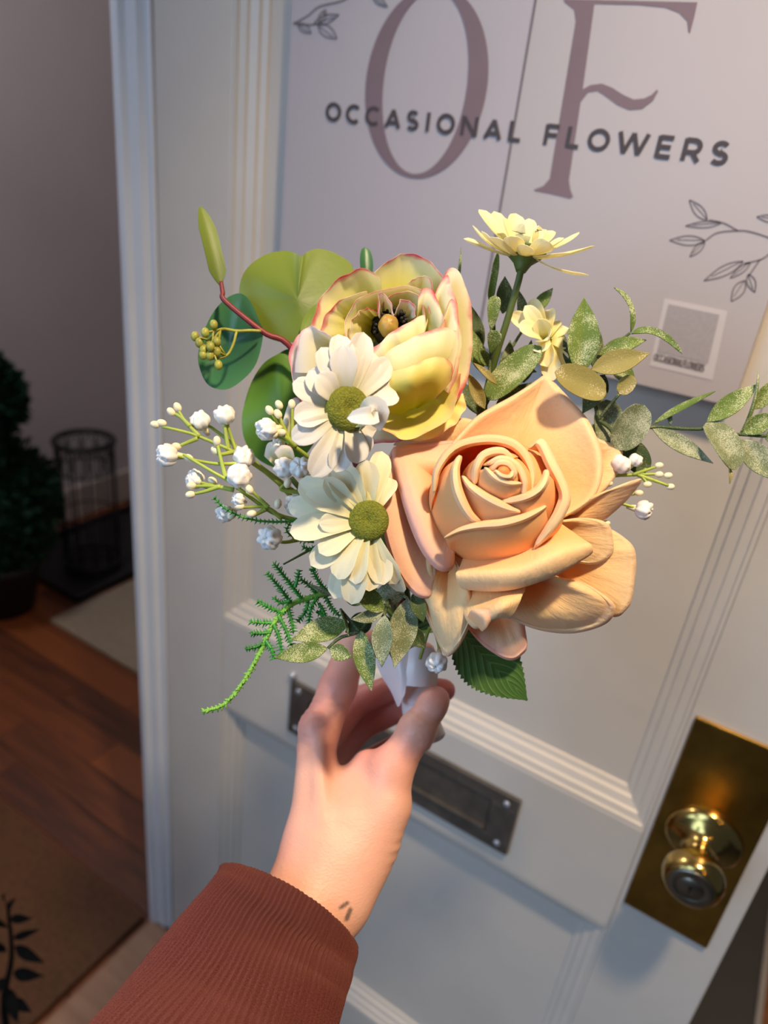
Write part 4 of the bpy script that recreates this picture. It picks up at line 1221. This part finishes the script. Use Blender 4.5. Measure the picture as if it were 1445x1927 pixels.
for bx_, by_ in ((1240, 876), (1240, 893), (1257, 895), (1261, 916), (1202, 928), (1218, 912), (1145, 910), (1140, 985)):
    gbud(B(bx_, by_, -12), 6.4 * PX, RIGHT + .1 * UPC, t)
stem_to_grip((1120, 905, -22), t, 'gypstem', .0013, via=[(1000, 1040, -34), (860, 1170, -42)])

t = thing('babys_breath', 'single white plastic blossom in front of the dark serrated leaf', 'flower sprig', B(822, 1245, -10), GR)
blossom(B(822, 1247, -8), 20 * PX, -.5 * UPC + .8 * TOC - .2 * RIGHT, t)
add('stem', tube([B(822, 1243, -12), B(826, 1215, -18), B(810, 1180, -30), B(790, 1240, -34)], .001, 6, 14), MA['gypstem'], t)


# ---------------------------------------------------------------- asparagus fern
def frond(pts, r=.0006, needle=9, step=7, mat='fern', parent=None, taper=True):
    p = crom(np.array([B(*q) for q in pts]), 40)
    L = np.r_[0, np.cumsum(np.linalg.norm(np.diff(p, axis=0), axis=1))]
    ms = [tube(p, [r, r * .5], 6)]
    k = int(L[-1] / (step * PX))
    for i in range(1, k + 1):
        s_ = L[-1] * i / (k + .5)
        c = np.array([np.interp(s_, L, p[:, a]) for a in range(3)])
        tg = nrm(np.array([np.interp(min(s_ + .002, L[-1]), L, p[:, a]) for a in range(3)]) - np.array([np.interp(s_ - .002, L, p[:, a]) for a in range(3)]))
        for q in range(4):
            a = q * math.pi / 2 + random.uniform(-.4, .4)
            e1 = nrm(np.cross(tg, TOC)); e2 = np.cross(tg, e1)
            d = nrm(e1 * math.cos(a) + e2 * math.sin(a) + tg * random.uniform(.2, .7))
            ln = needle * PX * random.uniform(.7, 1.2)
            ms.append(tube([c, c + d * ln * .5, c + d * ln], [r * .6, r * .45, r * .1], 4))
    return part('frond', *join(ms), MA[mat], parent)


t = thing('asparagus_fern', 'spiky green asparagus fern spray hanging at the lower left', 'fern', B(598, 1121, -10), GR)
frond([(640, 1112, -18), (598, 1121, -10), (549, 1137, -4), (517, 1170, 0), (495, 1215, 4), (472, 1260, 8), (445, 1301, 12), (418, 1328, 14), (380, 1339, 16)], .0016, 8, 8, 'fernlight', t)
for s_ in ([(550, 1138, -4), (525, 1105, -2), (502, 1078, 0)], [(570, 1130, -6), (545, 1098, -2), (515, 1060, 2)], [(555, 1105, -2), (560, 1088, -2), (563, 1072, -2)], [(535, 1155, -2), (510, 1145, 2), (484, 1132, 4)],
           [(516, 1172, 0), (495, 1172, 2), (470, 1170, 4)], [(510, 1190, 2), (490, 1192, 4), (472, 1192, 6)], [(498, 1212, 4), (480, 1218, 6), (462, 1222, 8)], [(540, 1142, -4), (548, 1165, -2), (552, 1190, 0)], [(525, 1160, 0), (540, 1190, 2), (548, 1215, 4)],
           [(600, 1120, -10), (585, 1145, -6), (580, 1180, -4)], [(580, 1128, -8), (575, 1150, -6), (560, 1170, -4)], [(620, 1118, -14), (600, 1095, -10), (588, 1072, -8)], [(600, 1121, -12), (580, 1100, -10), (565, 1090, -8)], [(610, 1118, -14), (625, 1145, -12), (640, 1160, -12)],
           [(515, 1175, 2), (525, 1200, 4), (530, 1230, 6)], [(500, 1205, 4), (512, 1225, 6), (515, 1240, 6)], [(545, 1130, 0), (530, 1135, 0), (515, 1125, 2)], [(600, 1135, -10), (612, 1160, -8), (610, 1185, -6)], [(595, 1150, -10), (630, 1172, -10), (650, 1178, -12)],
           [(640, 1075, -20), (600, 1040, -12), (570, 1030, -8)], [(610, 1050, -14), (595, 1065, -10), (585, 1075, -8)]):
    frond(s_, .0010, 9, 6, 'fern', t)
frond([(600, 985, -16), (565, 981, -8), (510, 982, -2), (463, 975, 2), (425, 958, 4), (402, 936, 6)], .0008, 8, 8, 'fern', t)
frond([(590, 1020, -16), (560, 1015, -12), (540, 1000, -10), (545, 985, -8)], .0008, 8, 8, 'fern', t)
frond([(610, 1020, -14), (570, 1042, -8), (533, 1062, -4)], .0009, 2, 30, 'stem', t)
stem_to_grip((640, 1112, -18), t, 'fern', .0013, via=[(710, 1150, -36)])


# ---------------------------------------------------------------- flocked leaf sprigs
def sprig(label, anchor, leaves, stemsl, head, via):
    t = thing('leaf_sprig', label, 'leaf sprig', B(*anchor), GR)
    for L in leaves:
        b_, tp_, w_ = L[0], L[1], L[2]
        kw = dict(L[3]) if len(L) > 3 else {}
        mt_ = kw.pop('m', 'flock'); pf = kw.pop('p', 'leaf'); via_ = kw.pop('via', None)
        kw.setdefault('facing', (random.uniform(-.35, .35), random.uniform(-.2, .4), 1)); kw.setdefault('cup', .22); kw.setdefault('fold', .10); kw.setdefault('bend', random.uniform(-.03, .08))
        add('leaf', blade(B(*b_), B(*tp_), w_ * PX * .92, pf, via=B(*via_) if via_ else None, nu=9, nv=16, th=.0008, **kw), MA[mt_], t)
    for s_ in stemsl:
        add('stem', tube([B(*q) for q in s_], [.0011, .0008], 6, 12), MA['flockd'], t)
    stem_to_grip(head, t, 'stem', .0016, via=via)
    return t


sprig('frosted green leaf sprig drooping over the index finger', (720, 1150, 8), [
    ((722, 1150, 10), (656, 1099, 18), 20, dict(bend=.06, facing=(-.2, .5, 1))), ((722, 1152, 10), (660, 1166, 16), 14, dict(m='flock2', facing=(0, -.3, 1))), ((724, 1158, 12), (718, 1256, 16), 22, dict(m='flock2')),
    ((655, 1172, 0), (548, 1204, 8), 26, dict(facing=(0, .5, 1))), ((616, 1220, 8), (517, 1238, 12), 20, dict(facing=(0, .3, 1))), ((620, 1220, 8), (662, 1237, 10), 17, dict()), ((677, 1185, 4), (699, 1300, 8), 22, dict(m='flock')),
    ((768, 1126, 4), (742, 1257, 8), 30, dict(m='flock2', facing=(.2, 0, 1))), ((776, 1118, 8), (797, 1172, 8), 16, dict(m='flockd')), ((640, 1145, 0), (656, 1196, 8), 9, dict(facing=(.9, 0, .4))), ((625, 1121, 0), (578, 1098, 4), 5, dict(m='flock2')),
    ((762, 1118, -2), (702, 1118, -4), 24, dict(m='flock2')), ((700, 1160, -4), (650, 1190, -2), 22, dict(m='flockd')), ((690, 1130, -8), (640, 1110, -8), 20, dict(m='flockd')), ((765, 1180, 0), (800, 1220, -4), 18, dict(m='flockd')), ((725, 1185, -2), (738, 1240, -2), 8, dict(m='flock3'))],
    [[(735, 1120, -6), (728, 1140, 4), (723, 1158, 10)], [(735, 1120, -6), (700, 1160, -2), (677, 1188, 4), (640, 1200, 6), (617, 1220, 8)], [(735, 1120, -6), (760, 1122, 0), (770, 1130, 4)], [(677, 1188, 4), (660, 1170, 2), (640, 1146, 0)]],
    (735, 1120, -6), [(748, 1160, -26)])
sprig('frosted green leaf sprig between the ranunculus and the top daisy', (920, 700, -24), [
    ((924, 624, -16), (932, 556, -12), 18, dict(p='spoon')), ((924, 665, -14), (935, 622, -8), 21, dict(p='spoon', facing=(-.3, .3, 1))), ((916, 752, -18), (1018, 652, -12), 34, dict(p='oval', facing=(-.3, .4, 1))), ((905, 662, -30), (884, 572, -30), 16, dict(m='flockd')),
    ((921, 570, -34), (937, 474, -34), 8, dict(p='long')), ((946, 590, -36), (950, 520, -36), 21, dict(m='flockd')), ((862, 540, -36), (868, 464, -36), 3, dict()), ((1005, 590, -36), (1040, 542, -36), 15, dict()),
    ((935, 724, -10), (889, 682, -8), 8, dict(m='flock3')), ((912, 770, -14), (880, 700, -14), 14, dict(m='flock3')), ((905, 700, -26), (887, 620, -26), 18, dict(m='flock')), ((918, 690, -20), (900, 650, -18), 12, dict(m='flock')),
    ((945, 740, -34), (960, 640, -36), 20, dict(m='flockd')), ((985, 720, -36), (1000, 640, -38), 18, dict(m='flockd')), ((900, 780, -28), (872, 720, -30), 20, dict(m='flockd')), ((930, 780, -26), (1000, 720, -26), 22, dict(m='flockd')), ((985, 620, -40), (975, 545, -40), 14, dict(m='flockd')), ((960, 690, -24), (1010, 700, -22), 12, dict(m='flockd'))],
    [[(910, 800, -30), (916, 745, -22), (922, 680, -17), (924, 622, -16)], [(915, 760, -24), (930, 640, -34), (922, 560, -34)], [(915, 760, -24), (960, 660, -38), (1005, 590, -36)]],
    (910, 800, -30), [(850, 960, -44), (790, 1120, -44)])
sprig('frosted green leaf cluster above the right side of the peach rose', (1110, 740, -14), [
    ((1091, 706, -10), (1099, 561, -12), 33, dict(fold=.45, cup=0, facing=(-.1, .1, 1), bend=.05)), ((1112, 696, -6), (1223, 665, -2), 26, dict(m='flock3', facing=(.1, .2, 1))), ((1125, 668, -14), (1216, 640, -12), 18, dict()),
    ((1187, 626, -12), (1155, 541, -10), 6, dict(via=(1186, 575, -9), p='long')), ((1188, 628, -12), (1284, 666, -6), 8, dict(via=(1236, 626, -8), p='long')), ((1140, 742, -6), (1044, 700, 0), 34, dict(m='flock3', p='oval', facing=(.1, .2, 1))),
    ((1138, 705, -14), (1096, 778, -12), 24, dict(m='flockd')), ((1165, 742, -8), (1192, 708, -6), 17, dict(m='flock3', p='oval')), ((1158, 845, -14), (1212, 762, -8), 36, dict(m='flock2', p='oval', facing=(.2, .1, 1))), ((1146, 845, -22), (1140, 752, -22), 34, dict(m='flock2', p='oval')),
    ((1172, 830, -22), (1214, 890, -20), 28, dict(m='flockd', p='oval')), ((1150, 690, -18), (1196, 720, -16), 20, dict(m='flock')), ((1080, 700, -20), (1060, 640, -24), 14, dict(m='flockd')), ((1115, 690, -16), (1130, 625, -18), 14, dict(m='flockd'))],
    [[(1126, 790, -18), (1140, 772, -14), (1165, 742, -8)], [(1110, 720, -12), (1146, 660, -14), (1185, 627, -12)], [(1126, 790, -18), (1115, 740, -14), (1100, 700, -12)], [(1126, 790, -18), (1150, 810, -18), (1165, 840, -16)]],
    (1120, 800, -20), [(1060, 930, -34), (900, 1120, -44)])
sprig('long frosted leaf branch reaching past the right edge of the photo', (1226, 803, -16), [
    ((1229, 798, -14), (1346, 736, -10), 11, dict(facing=(.2, .8, .5))), ((1227, 806, -14), (1342, 872, -10), 19, dict(m='flock2')), ((1328, 796, -12), (1384, 884, -6), 38, dict(m='flock2', p='oval')), ((1372, 878, -8), (1373, 911, -6), 4, dict(m='flock3')),
    ((1330, 794, -12), (1428, 722, -10), 21, dict(m='flock')), ((1393, 815, -12), (1427, 700, -8), 15, dict(facing=(.8, 0, .5))), ((1396, 815, -12), (1462, 778, -10), 20, dict(m='flock')), ((1394, 828, -12), (1460, 905, -8), 28, dict(m='flock2')), ((1420, 770, -14), (1460, 712, -14), 18, dict(m='flock')), ((1262, 800, -14), (1258, 770, -14), 5, dict(m='flock2')),
    ((1440, 822, -12), (1520, 800, -10), 24, dict()), ((1440, 824, -12), (1510, 860, -10), 24, dict(m='flock2'))],
    [[(1120, 850, -24), (1180, 815, -18), (1226, 803, -14), (1302, 808, -13), (1340, 806, -12), (1392, 818, -12), (1470, 822, -12)]],
    (1120, 850, -24), [(1040, 960, -36), (890, 1130, -44)])
#@@HAND

# ---------------------------------------------------------------- ribboned handle
t = thing('ribbon', 'pale satin ribbon wound round the bouquet stems in the hand', 'ribbon', Hd(783, 1290, -36), None)
ha, hb = Hd(758, 1206, -34), Hd(805, 1388, -40)
nr, ns = 60, 48
ax_ = nrm(hb - ha); e1 = nrm(np.cross(ax_, TOC)); e2 = np.cross(ax_, e1)
V = []
for i in range(nr):
    q = i / (nr - 1)
    c_ = ha + (hb - ha) * q
    for j in range(ns):
        a = 2 * math.pi * j / ns
        ph = (q * 5.5 + a / (2 * math.pi) * 1.0) % 1.0       # overlapping turns of the ribbon
        r_ = .0108 + .0034 * max(0, 1 - q * 3) + .0011 * ph + .0006 * math.sin(3 * a + q * 9)
        V.append(c_ + r_ * (math.cos(a) * e1 + math.sin(a) * e2))
Fc = [(i * ns + j, i * ns + (j + 1) % ns, (i + 1) * ns + (j + 1) % ns, (i + 1) * ns + j) for i in range(nr - 1) for j in range(ns)] + [tuple(range(ns))[::-1], tuple((nr - 1) * ns + j for j in range(ns))]
part('wrap', V, Fc, MA['ribbon'], t)
add('tail', gridpetal([
    [(706, 1240, -26), (724, 1226, -20), (746, 1220, -16), (770, 1215, -16)],
    [(716, 1268, -26), (732, 1262, -20), (750, 1252, -14), (768, 1246, -14)],
    [(736, 1302, -26), (744, 1300, -21), (754, 1286, -14), (766, 1276, -13)],
    [(748, 1330, -26), (752, 1328, -22), (756, 1318, -17), (762, 1306, -14)]], 18, 22, .0005, Hd), MA['ribbon'], t)
add('tail', gridpetal([
    [(770, 1222, -15), (790, 1214, -14), (812, 1220, -18), (826, 1232, -24)],
    [(766, 1252, -13), (786, 1256, -11), (808, 1258, -14), (824, 1262, -22)],
    [(760, 1290, -14), (782, 1292, -12), (804, 1292, -15), (822, 1290, -23)]], 18, 18, .0005, Hd), MA['ribbon'], t)


# ---------------------------------------------------------------- hand and forearm: one skin grown from rounded limbs
def cs(px, py, z):
    """camera-space mm"""
    d = HDP - z / 1000.0
    return np.array([(px - CX) / F * d, (py - CY) / F * d, d]) * 1000.0


def cone(Pg, a, b, ra, rb, sq=None):
    """distance to a limb tapering from ra at a to rb at b"""
    ab = b - a
    tt = np.clip(((Pg - a) @ ab) / (ab @ ab), 0, 1)
    d = Pg - a - tt[:, None] * ab
    if sq is not None:            # flattened limb: squeeze along sq direction
        k = d @ sq[0]
        d = d + np.outer(k * (sq[1] - 1), sq[0])
    return np.sqrt((d * d).sum(1)) - (ra + (rb - ra) * tt)


def smin(a, b, k):
    h = np.clip(.5 + .5 * (b - a) / k, 0, 1)
    return b * (1 - h) + a * h - k * h * (1 - h)


def chain(Pg, pts, rad, k=2.5, sq=None):
    d = None
    for i in range(len(pts) - 1):
        q = cone(Pg, pts[i], pts[i + 1], rad[i], rad[i + 1], sq)
        d = q if d is None else smin(d, q, k)
    return d


FLAT = np.array([0, 0, 1.0])
J = lambda *p: cs(*p)
LIMBS = {}
wrist = J(628, 1622, 12); fore = J(505, 1850, 48)


def hand_sdf(Pg):
    # forearm and wrist (wider than thick)
    wdir = nrm(J(733, 1610, 6) - J(535, 1599, 14)); 
    fa = nrm(fore - wrist)
    thick = nrm(np.cross(wdir, fa))
    p = chain(Pg, [fore, J(592, 1700, 24), wrist, J(648, 1560, 2)], [25, 24.5, 23.5, 24.5], 8, (thick, 1.28))
    p = smin(p, cone(Pg, J(560, 1690, 22), J(585, 1590, 8), 15, 14), 14)
    p = smin(p, cone(Pg, J(655, 1690, 20), J(702, 1590, 4), 12, 13), 14)
    # metacarpals
    for a, b, ra, rb in ((J(588, 1585, 4), J(598, 1375, -26), 13.5, 11.8), (J(610, 1580, 0), J(592, 1410, -44), 12, 11.5), (J(640, 1580, -8), J(604, 1452, -56), 12, 11), (J(665, 1590, -10), J(622, 1490, -60), 11, 10.5)):
        p = smin(p, cone(Pg, a, b, ra, rb), 11)
    # heel of the thumb
    p = smin(p, chain(Pg, [J(676, 1600, 4), J(724, 1515, -2), J(736, 1448, -6)], [14.5, 14.5, 12.2], 6), 12)
    p = smin(p, cone(Pg, J(650, 1520, -6), J(690, 1440, -16), 14, 9), 12)
    # knuckles and tendon
    p = smin(p, np.sqrt(((Pg - J(592, 1366, -20)) ** 2).sum(1)) - 9.0, 5)
    p = smin(p, cone(Pg, J(600, 1380, -15.5), J(606, 1540, 14), 2.6, 2.4), 9)
    # fingers
    thumb = chain(Pg, [J(738, 1446, -6), J(786, 1372, -7), J(822, 1316, -13)], [11.4, 10.3, 7.6], 3)
    thumb = smin(thumb, np.sqrt(((Pg - J(812, 1326, -11)) ** 2).sum(1)) - 9.2, 4)
    thumb = smin(thumb, np.sqrt(((Pg - J(783, 1375, -6)) ** 2).sum(1)) - 10.6, 4)
    index = chain(Pg, [J(604, 1372, -26), J(636, 1292, -34), J(664, 1216, -44), J(738, 1206, -62), J(800, 1228, -60)], [12.0, 11.6, 10.0, 8.4, 7.0], 3.5)
    middle = chain(Pg, [J(596, 1408, -46), J(668, 1322, -74), J(752, 1288, -72), J(836, 1299, -56)], [11.2, 10.2, 8.6, 7.4], 3)
    ring_ = chain(Pg, [J(606, 1446, -58), J(676, 1366, -86), J(756, 1330, -80), J(808, 1346, -62)], [11.2, 10.6, 9.2, 7.6], 3)
    pinky = chain(Pg, [J(624, 1488, -62), J(690, 1436, -88), J(756, 1396, -80), J(796, 1396, -66)], [10, 8.6, 7.4, 6.4], 3)
    p = smin(p, thumb, 7)
    p = smin(p, index, 5)
    p = smin(p, middle, 4); p = smin(p, ring_, 4); p = smin(p, pinky, 4)
    # skin folds over the index knuckle and at the thumb root
    g = Pg - J(600, 1338, -24)
    u_ = nrm(J(640, 1250, -36) - J(600, 1372, -24))
    s_ = g @ u_
    w_ = np.exp(-((g ** 2).sum(1)) / 380.0)
    p = p + w_ * .45 * np.cos(s_ * 2 * np.pi / 4.2)
    g = Pg - J(790, 1362, 2); u_ = nrm(J(822, 1316, -13) - J(760, 1410, -6)); w_ = np.exp(-((g ** 2).sum(1)) / 120.0)
    p = p + w_ * .35 * np.cos((g @ u_) * 2 * np.pi / 3.6)
    g = Pg - J(742, 1602, 8); u_ = nrm(J(733, 1620, 8) - J(752, 1580, 8)); w_ = np.exp(-((g ** 2).sum(1)) / 90.0)
    p = p + w_ * .5 * np.cos((g @ u_) * 2 * np.pi / 6.)
    return p


def surface_nets(fn, lo, hi, h):
    n = np.ceil((hi - lo) / h).astype(int) + 1
    ax = [lo[i] + h * np.arange(n[i]) for i in range(3)]
    X, Y, Z = np.meshgrid(*ax, indexing='ij')
    Pg = np.stack([X.ravel(), Y.ravel(), Z.ravel()], 1)
    D = np.concatenate([fn(c) for c in np.array_split(Pg, max(1, len(Pg) // 250000))]).reshape(n)
    S = D < 0
    m = n - 1
    cnt = np.zeros(m); acc = np.zeros(tuple(m) + (3,))
    corners = [(i, j, k) for i in (0, 1) for j in (0, 1) for k in (0, 1)]
    sl = lambda c: tuple(slice(c[i], c[i] + m[i]) for i in range(3))
    for a in corners:
        for d in range(3):
            if a[d]: continue
            b = list(a); b[d] = 1
            da, db = D[sl(a)], D[sl(b)]
            x = (da < 0) != (db < 0)
            tt = np.where(x, da / np.where(x, da - db, 1), 0)
            for e in range(3):
                acc[..., e] += np.where(x, a[e] + (tt if e == d else 0), 0)
            cnt += x
    act = cnt > 0
    idx = -np.ones(m, int); idx[act] = np.arange(act.sum())
    ijk = np.argwhere(act)
    V = lo + h * (ijk + acc[act] / cnt[act][:, None])
    quads = []
    for d in range(3):
        e, f_ = (d + 1) % 3, (d + 2) % 3
        a = [slice(None)] * 3; b = [slice(None)] * 3
        a[d] = slice(0, n[d] - 1); b[d] = slice(1, n[d])
        sa, sb = S[tuple(a)], S[tuple(b)]
        loc = np.argwhere(sa != sb)
        ok = (loc[:, e] > 0) & (loc[:, f_] > 0) & (loc[:, e] < m[e]) & (loc[:, f_] < m[f_])
        loc = loc[ok]
        fl_ = sa[tuple(loc.T)]
        def cell(de, df):
            q = loc.copy(); q[:, e] += de; q[:, f_] += df
            return idx[tuple(q.T)]
        q = np.stack([cell(-1, -1), cell(0, -1), cell(0, 0), cell(-1, 0)], 1)
        q[~fl_] = q[~fl_][:, ::-1]
        quads.append(q)
    return V, np.vstack(quads)


person = thing('person', 'outstretched left hand and forearm in a rust knit sleeve gripping the bouquet', 'person', Hd(628, 1622, 12))
ptsb = np.array([J(470, 1180, 0), J(860, 1180, -100), J(470, 1930, 80), J(860, 1930, -100), J(480, 1200, -110), J(860, 1860, 60), J(430, 1860, 60)])
lo, hi = ptsb.min(0), ptsb.max(0)
lo[0] = J(500, 1500, 0)[0] - 22; hi[0] = J(845, 1300, -56)[0] + 6
lo[1] = J(660, 1190, -40)[1] - 6; hi[1] = J(500, 1830, 45)[1]
lo[2] = HDP * 1000 - 95; hi[2] = HDP * 1000 + 106
V, Q = surface_nets(hand_sdf, lo, hi, 1.25)
# two smoothing passes
for _ in range(2):
    acc = np.zeros_like(V); ct = np.zeros(len(V))
    for k in range(4):
        np.add.at(acc, Q[:, k], V[Q[:, (k + 1) % 4]]); np.add.at(ct, Q[:, k], 1)
        np.add.at(acc, Q[:, (k + 1) % 4], V[Q[:, k]]); np.add.at(ct, Q[:, (k + 1) % 4], 1)
    V = V * .5 + .5 * acc / np.maximum(ct, 1)[:, None]
pinkv = np.zeros(len(V))
for q, s_, a_ in ((J(836, 1299, -50), 9, 1.0), (J(822, 1312, -12), 12, .5), (J(590, 1340, -22), 16, .55), (J(620, 1290, -30), 18, .5), (J(562, 1400, -30), 14, .5), (J(690, 1330, -66), 30, .75), (J(730, 1350, -70), 26, .7), (J(690, 1395, -10), 14, .6), (J(770, 1420, 4), 14, .35), (J(530, 1600, 10), 16, .3)):
    pinkv = np.maximum(pinkv, a_ * np.exp(-((V - q) ** 2).sum(1) / (2 * s_ ** 2)))
# small tattoo strokes by the cuff
tat = np.zeros(len(V))
pxv = V[:, 0] / V[:, 2] * F + CX; pyv = V[:, 1] / V[:, 2] * F + CY
for (x0, y0, x1, y1, r_) in ((641, 1708, 654, 1699, 3.4), (652, 1730, 659, 1712, 3.8)):
    L2 = (x1 - x0) ** 2 + (y1 - y0) ** 2
    tt = np.clip(((pxv - x0) * (x1 - x0) + (pyv - y0) * (y1 - y0)) / L2, 0, 1)
    dd = np.hypot(pxv - x0 - tt * (x1 - x0), pyv - y0 - tt * (y1 - y0))
    tat = np.maximum(tat, np.where(V[:, 2] < 410, np.clip(1.5 - dd / r_, 0, .8), 0))
W = CAM + (V / 1000.0) @ M.T
hand = part('hand', W, Q, MA['skin'], person)
for nm, arr in (('pink', pinkv), ('tattoo', tat)):
    at_ = hand.data.attributes.new(nm, 'FLOAT', 'POINT'); at_.data.foreach_set('value', arr.astype(np.float32))

# knitted sleeve: ribbed tube, cuff folded to the inside
secs = [  # centre (px, py, z), half width px, half thickness mm
    ((546, 1702, 26), 150, 31), ((536, 1722, 30), 152, 32), ((520, 1752, 35), 156, 34), ((500, 1795, 42), 164, 37), ((478, 1845, 50), 178, 41), ((446, 1915, 60), 204, 47), ((410, 1995, 72), 236, 53), ((360, 2110, 90), 280, 58)]
nS, nR = 700, 80
C_ = crom(np.array([s_[0] for s_ in secs], float), nR)
HW = np.interp(np.linspace(0, 1, nR), np.linspace(0, 1, len(secs)), [s_[1] for s_ in secs])
HT = np.interp(np.linspace(0, 1, nR), np.linspace(0, 1, len(secs)), [s_[2] for s_ in secs])
cw = np.array([Hd(*c) for c in C_])
tgs = nrm(np.gradient(cw, axis=0)); tg0 = nrm(cw[-1] - cw[0])
sidev = nrm(np.cross(tg0, TOC))
# rim plane slanted so that the cuff edge arches over the wrist
rows = []; uvs = []
aa = np.linspace(0, 2 * np.pi, nS, endpoint=False)
s0 = np.linspace(0, 1, nR)
for i in range(nR):
    s1 = nrm(np.cross(tgs[i], TOC)); s2 = np.cross(tgs[i], s1)
    d_ = HDP - C_[i][2] / 1000
    a_w = HW[i] * d_ / F
    rib = .0006 * np.cos(aa * 100) * (1 if i > 0 else .6) + .0007 * np.exp(-((np.mod(aa * 14 / (2 * np.pi), 1) - .5) / .10) ** 2) * -1
    sag = .0022 * np.sin(aa * 2 + i * .05) * s0[i] + .0013 * np.sin(aa * 3 - i * .11)
    edge = -.0035 * math.exp(-(i / 2.0) ** 2)
    ra_, rb_ = a_w + rib + sag + edge, HT[i] / 1000 + rib + sag + edge
    rows.append(cw[i] + (ra_ * np.cos(aa))[:, None] * s1 + (rb_ * np.sin(aa))[:, None] * s2)
    uvs.append(np.stack([aa / (2 * np.pi), np.full(nS, i / nR)], 1))
inner = []
for i in range(8):          # turned-in cuff
    q = rows[i + 1]; c_ = cw[i + 1]
    inner.append(c_ + (q - c_) * .90); 
R_ = inner[::-1] + rows
uvs = [uvs[i + 1] for i in range(8)][::-1] + uvs
V = np.vstack(R_); k = len(R_)
Fc = [(i * nS + j, (i + 1) * nS + j, (i + 1) * nS + (j + 1) % nS, i * nS + (j + 1) % nS) for i in range(k - 1) for j in range(nS)]
part('sleeve', V, Fc, MA['knit'], person, uv=np.vstack(uvs), label='rust brown ribbed knit sleeve')
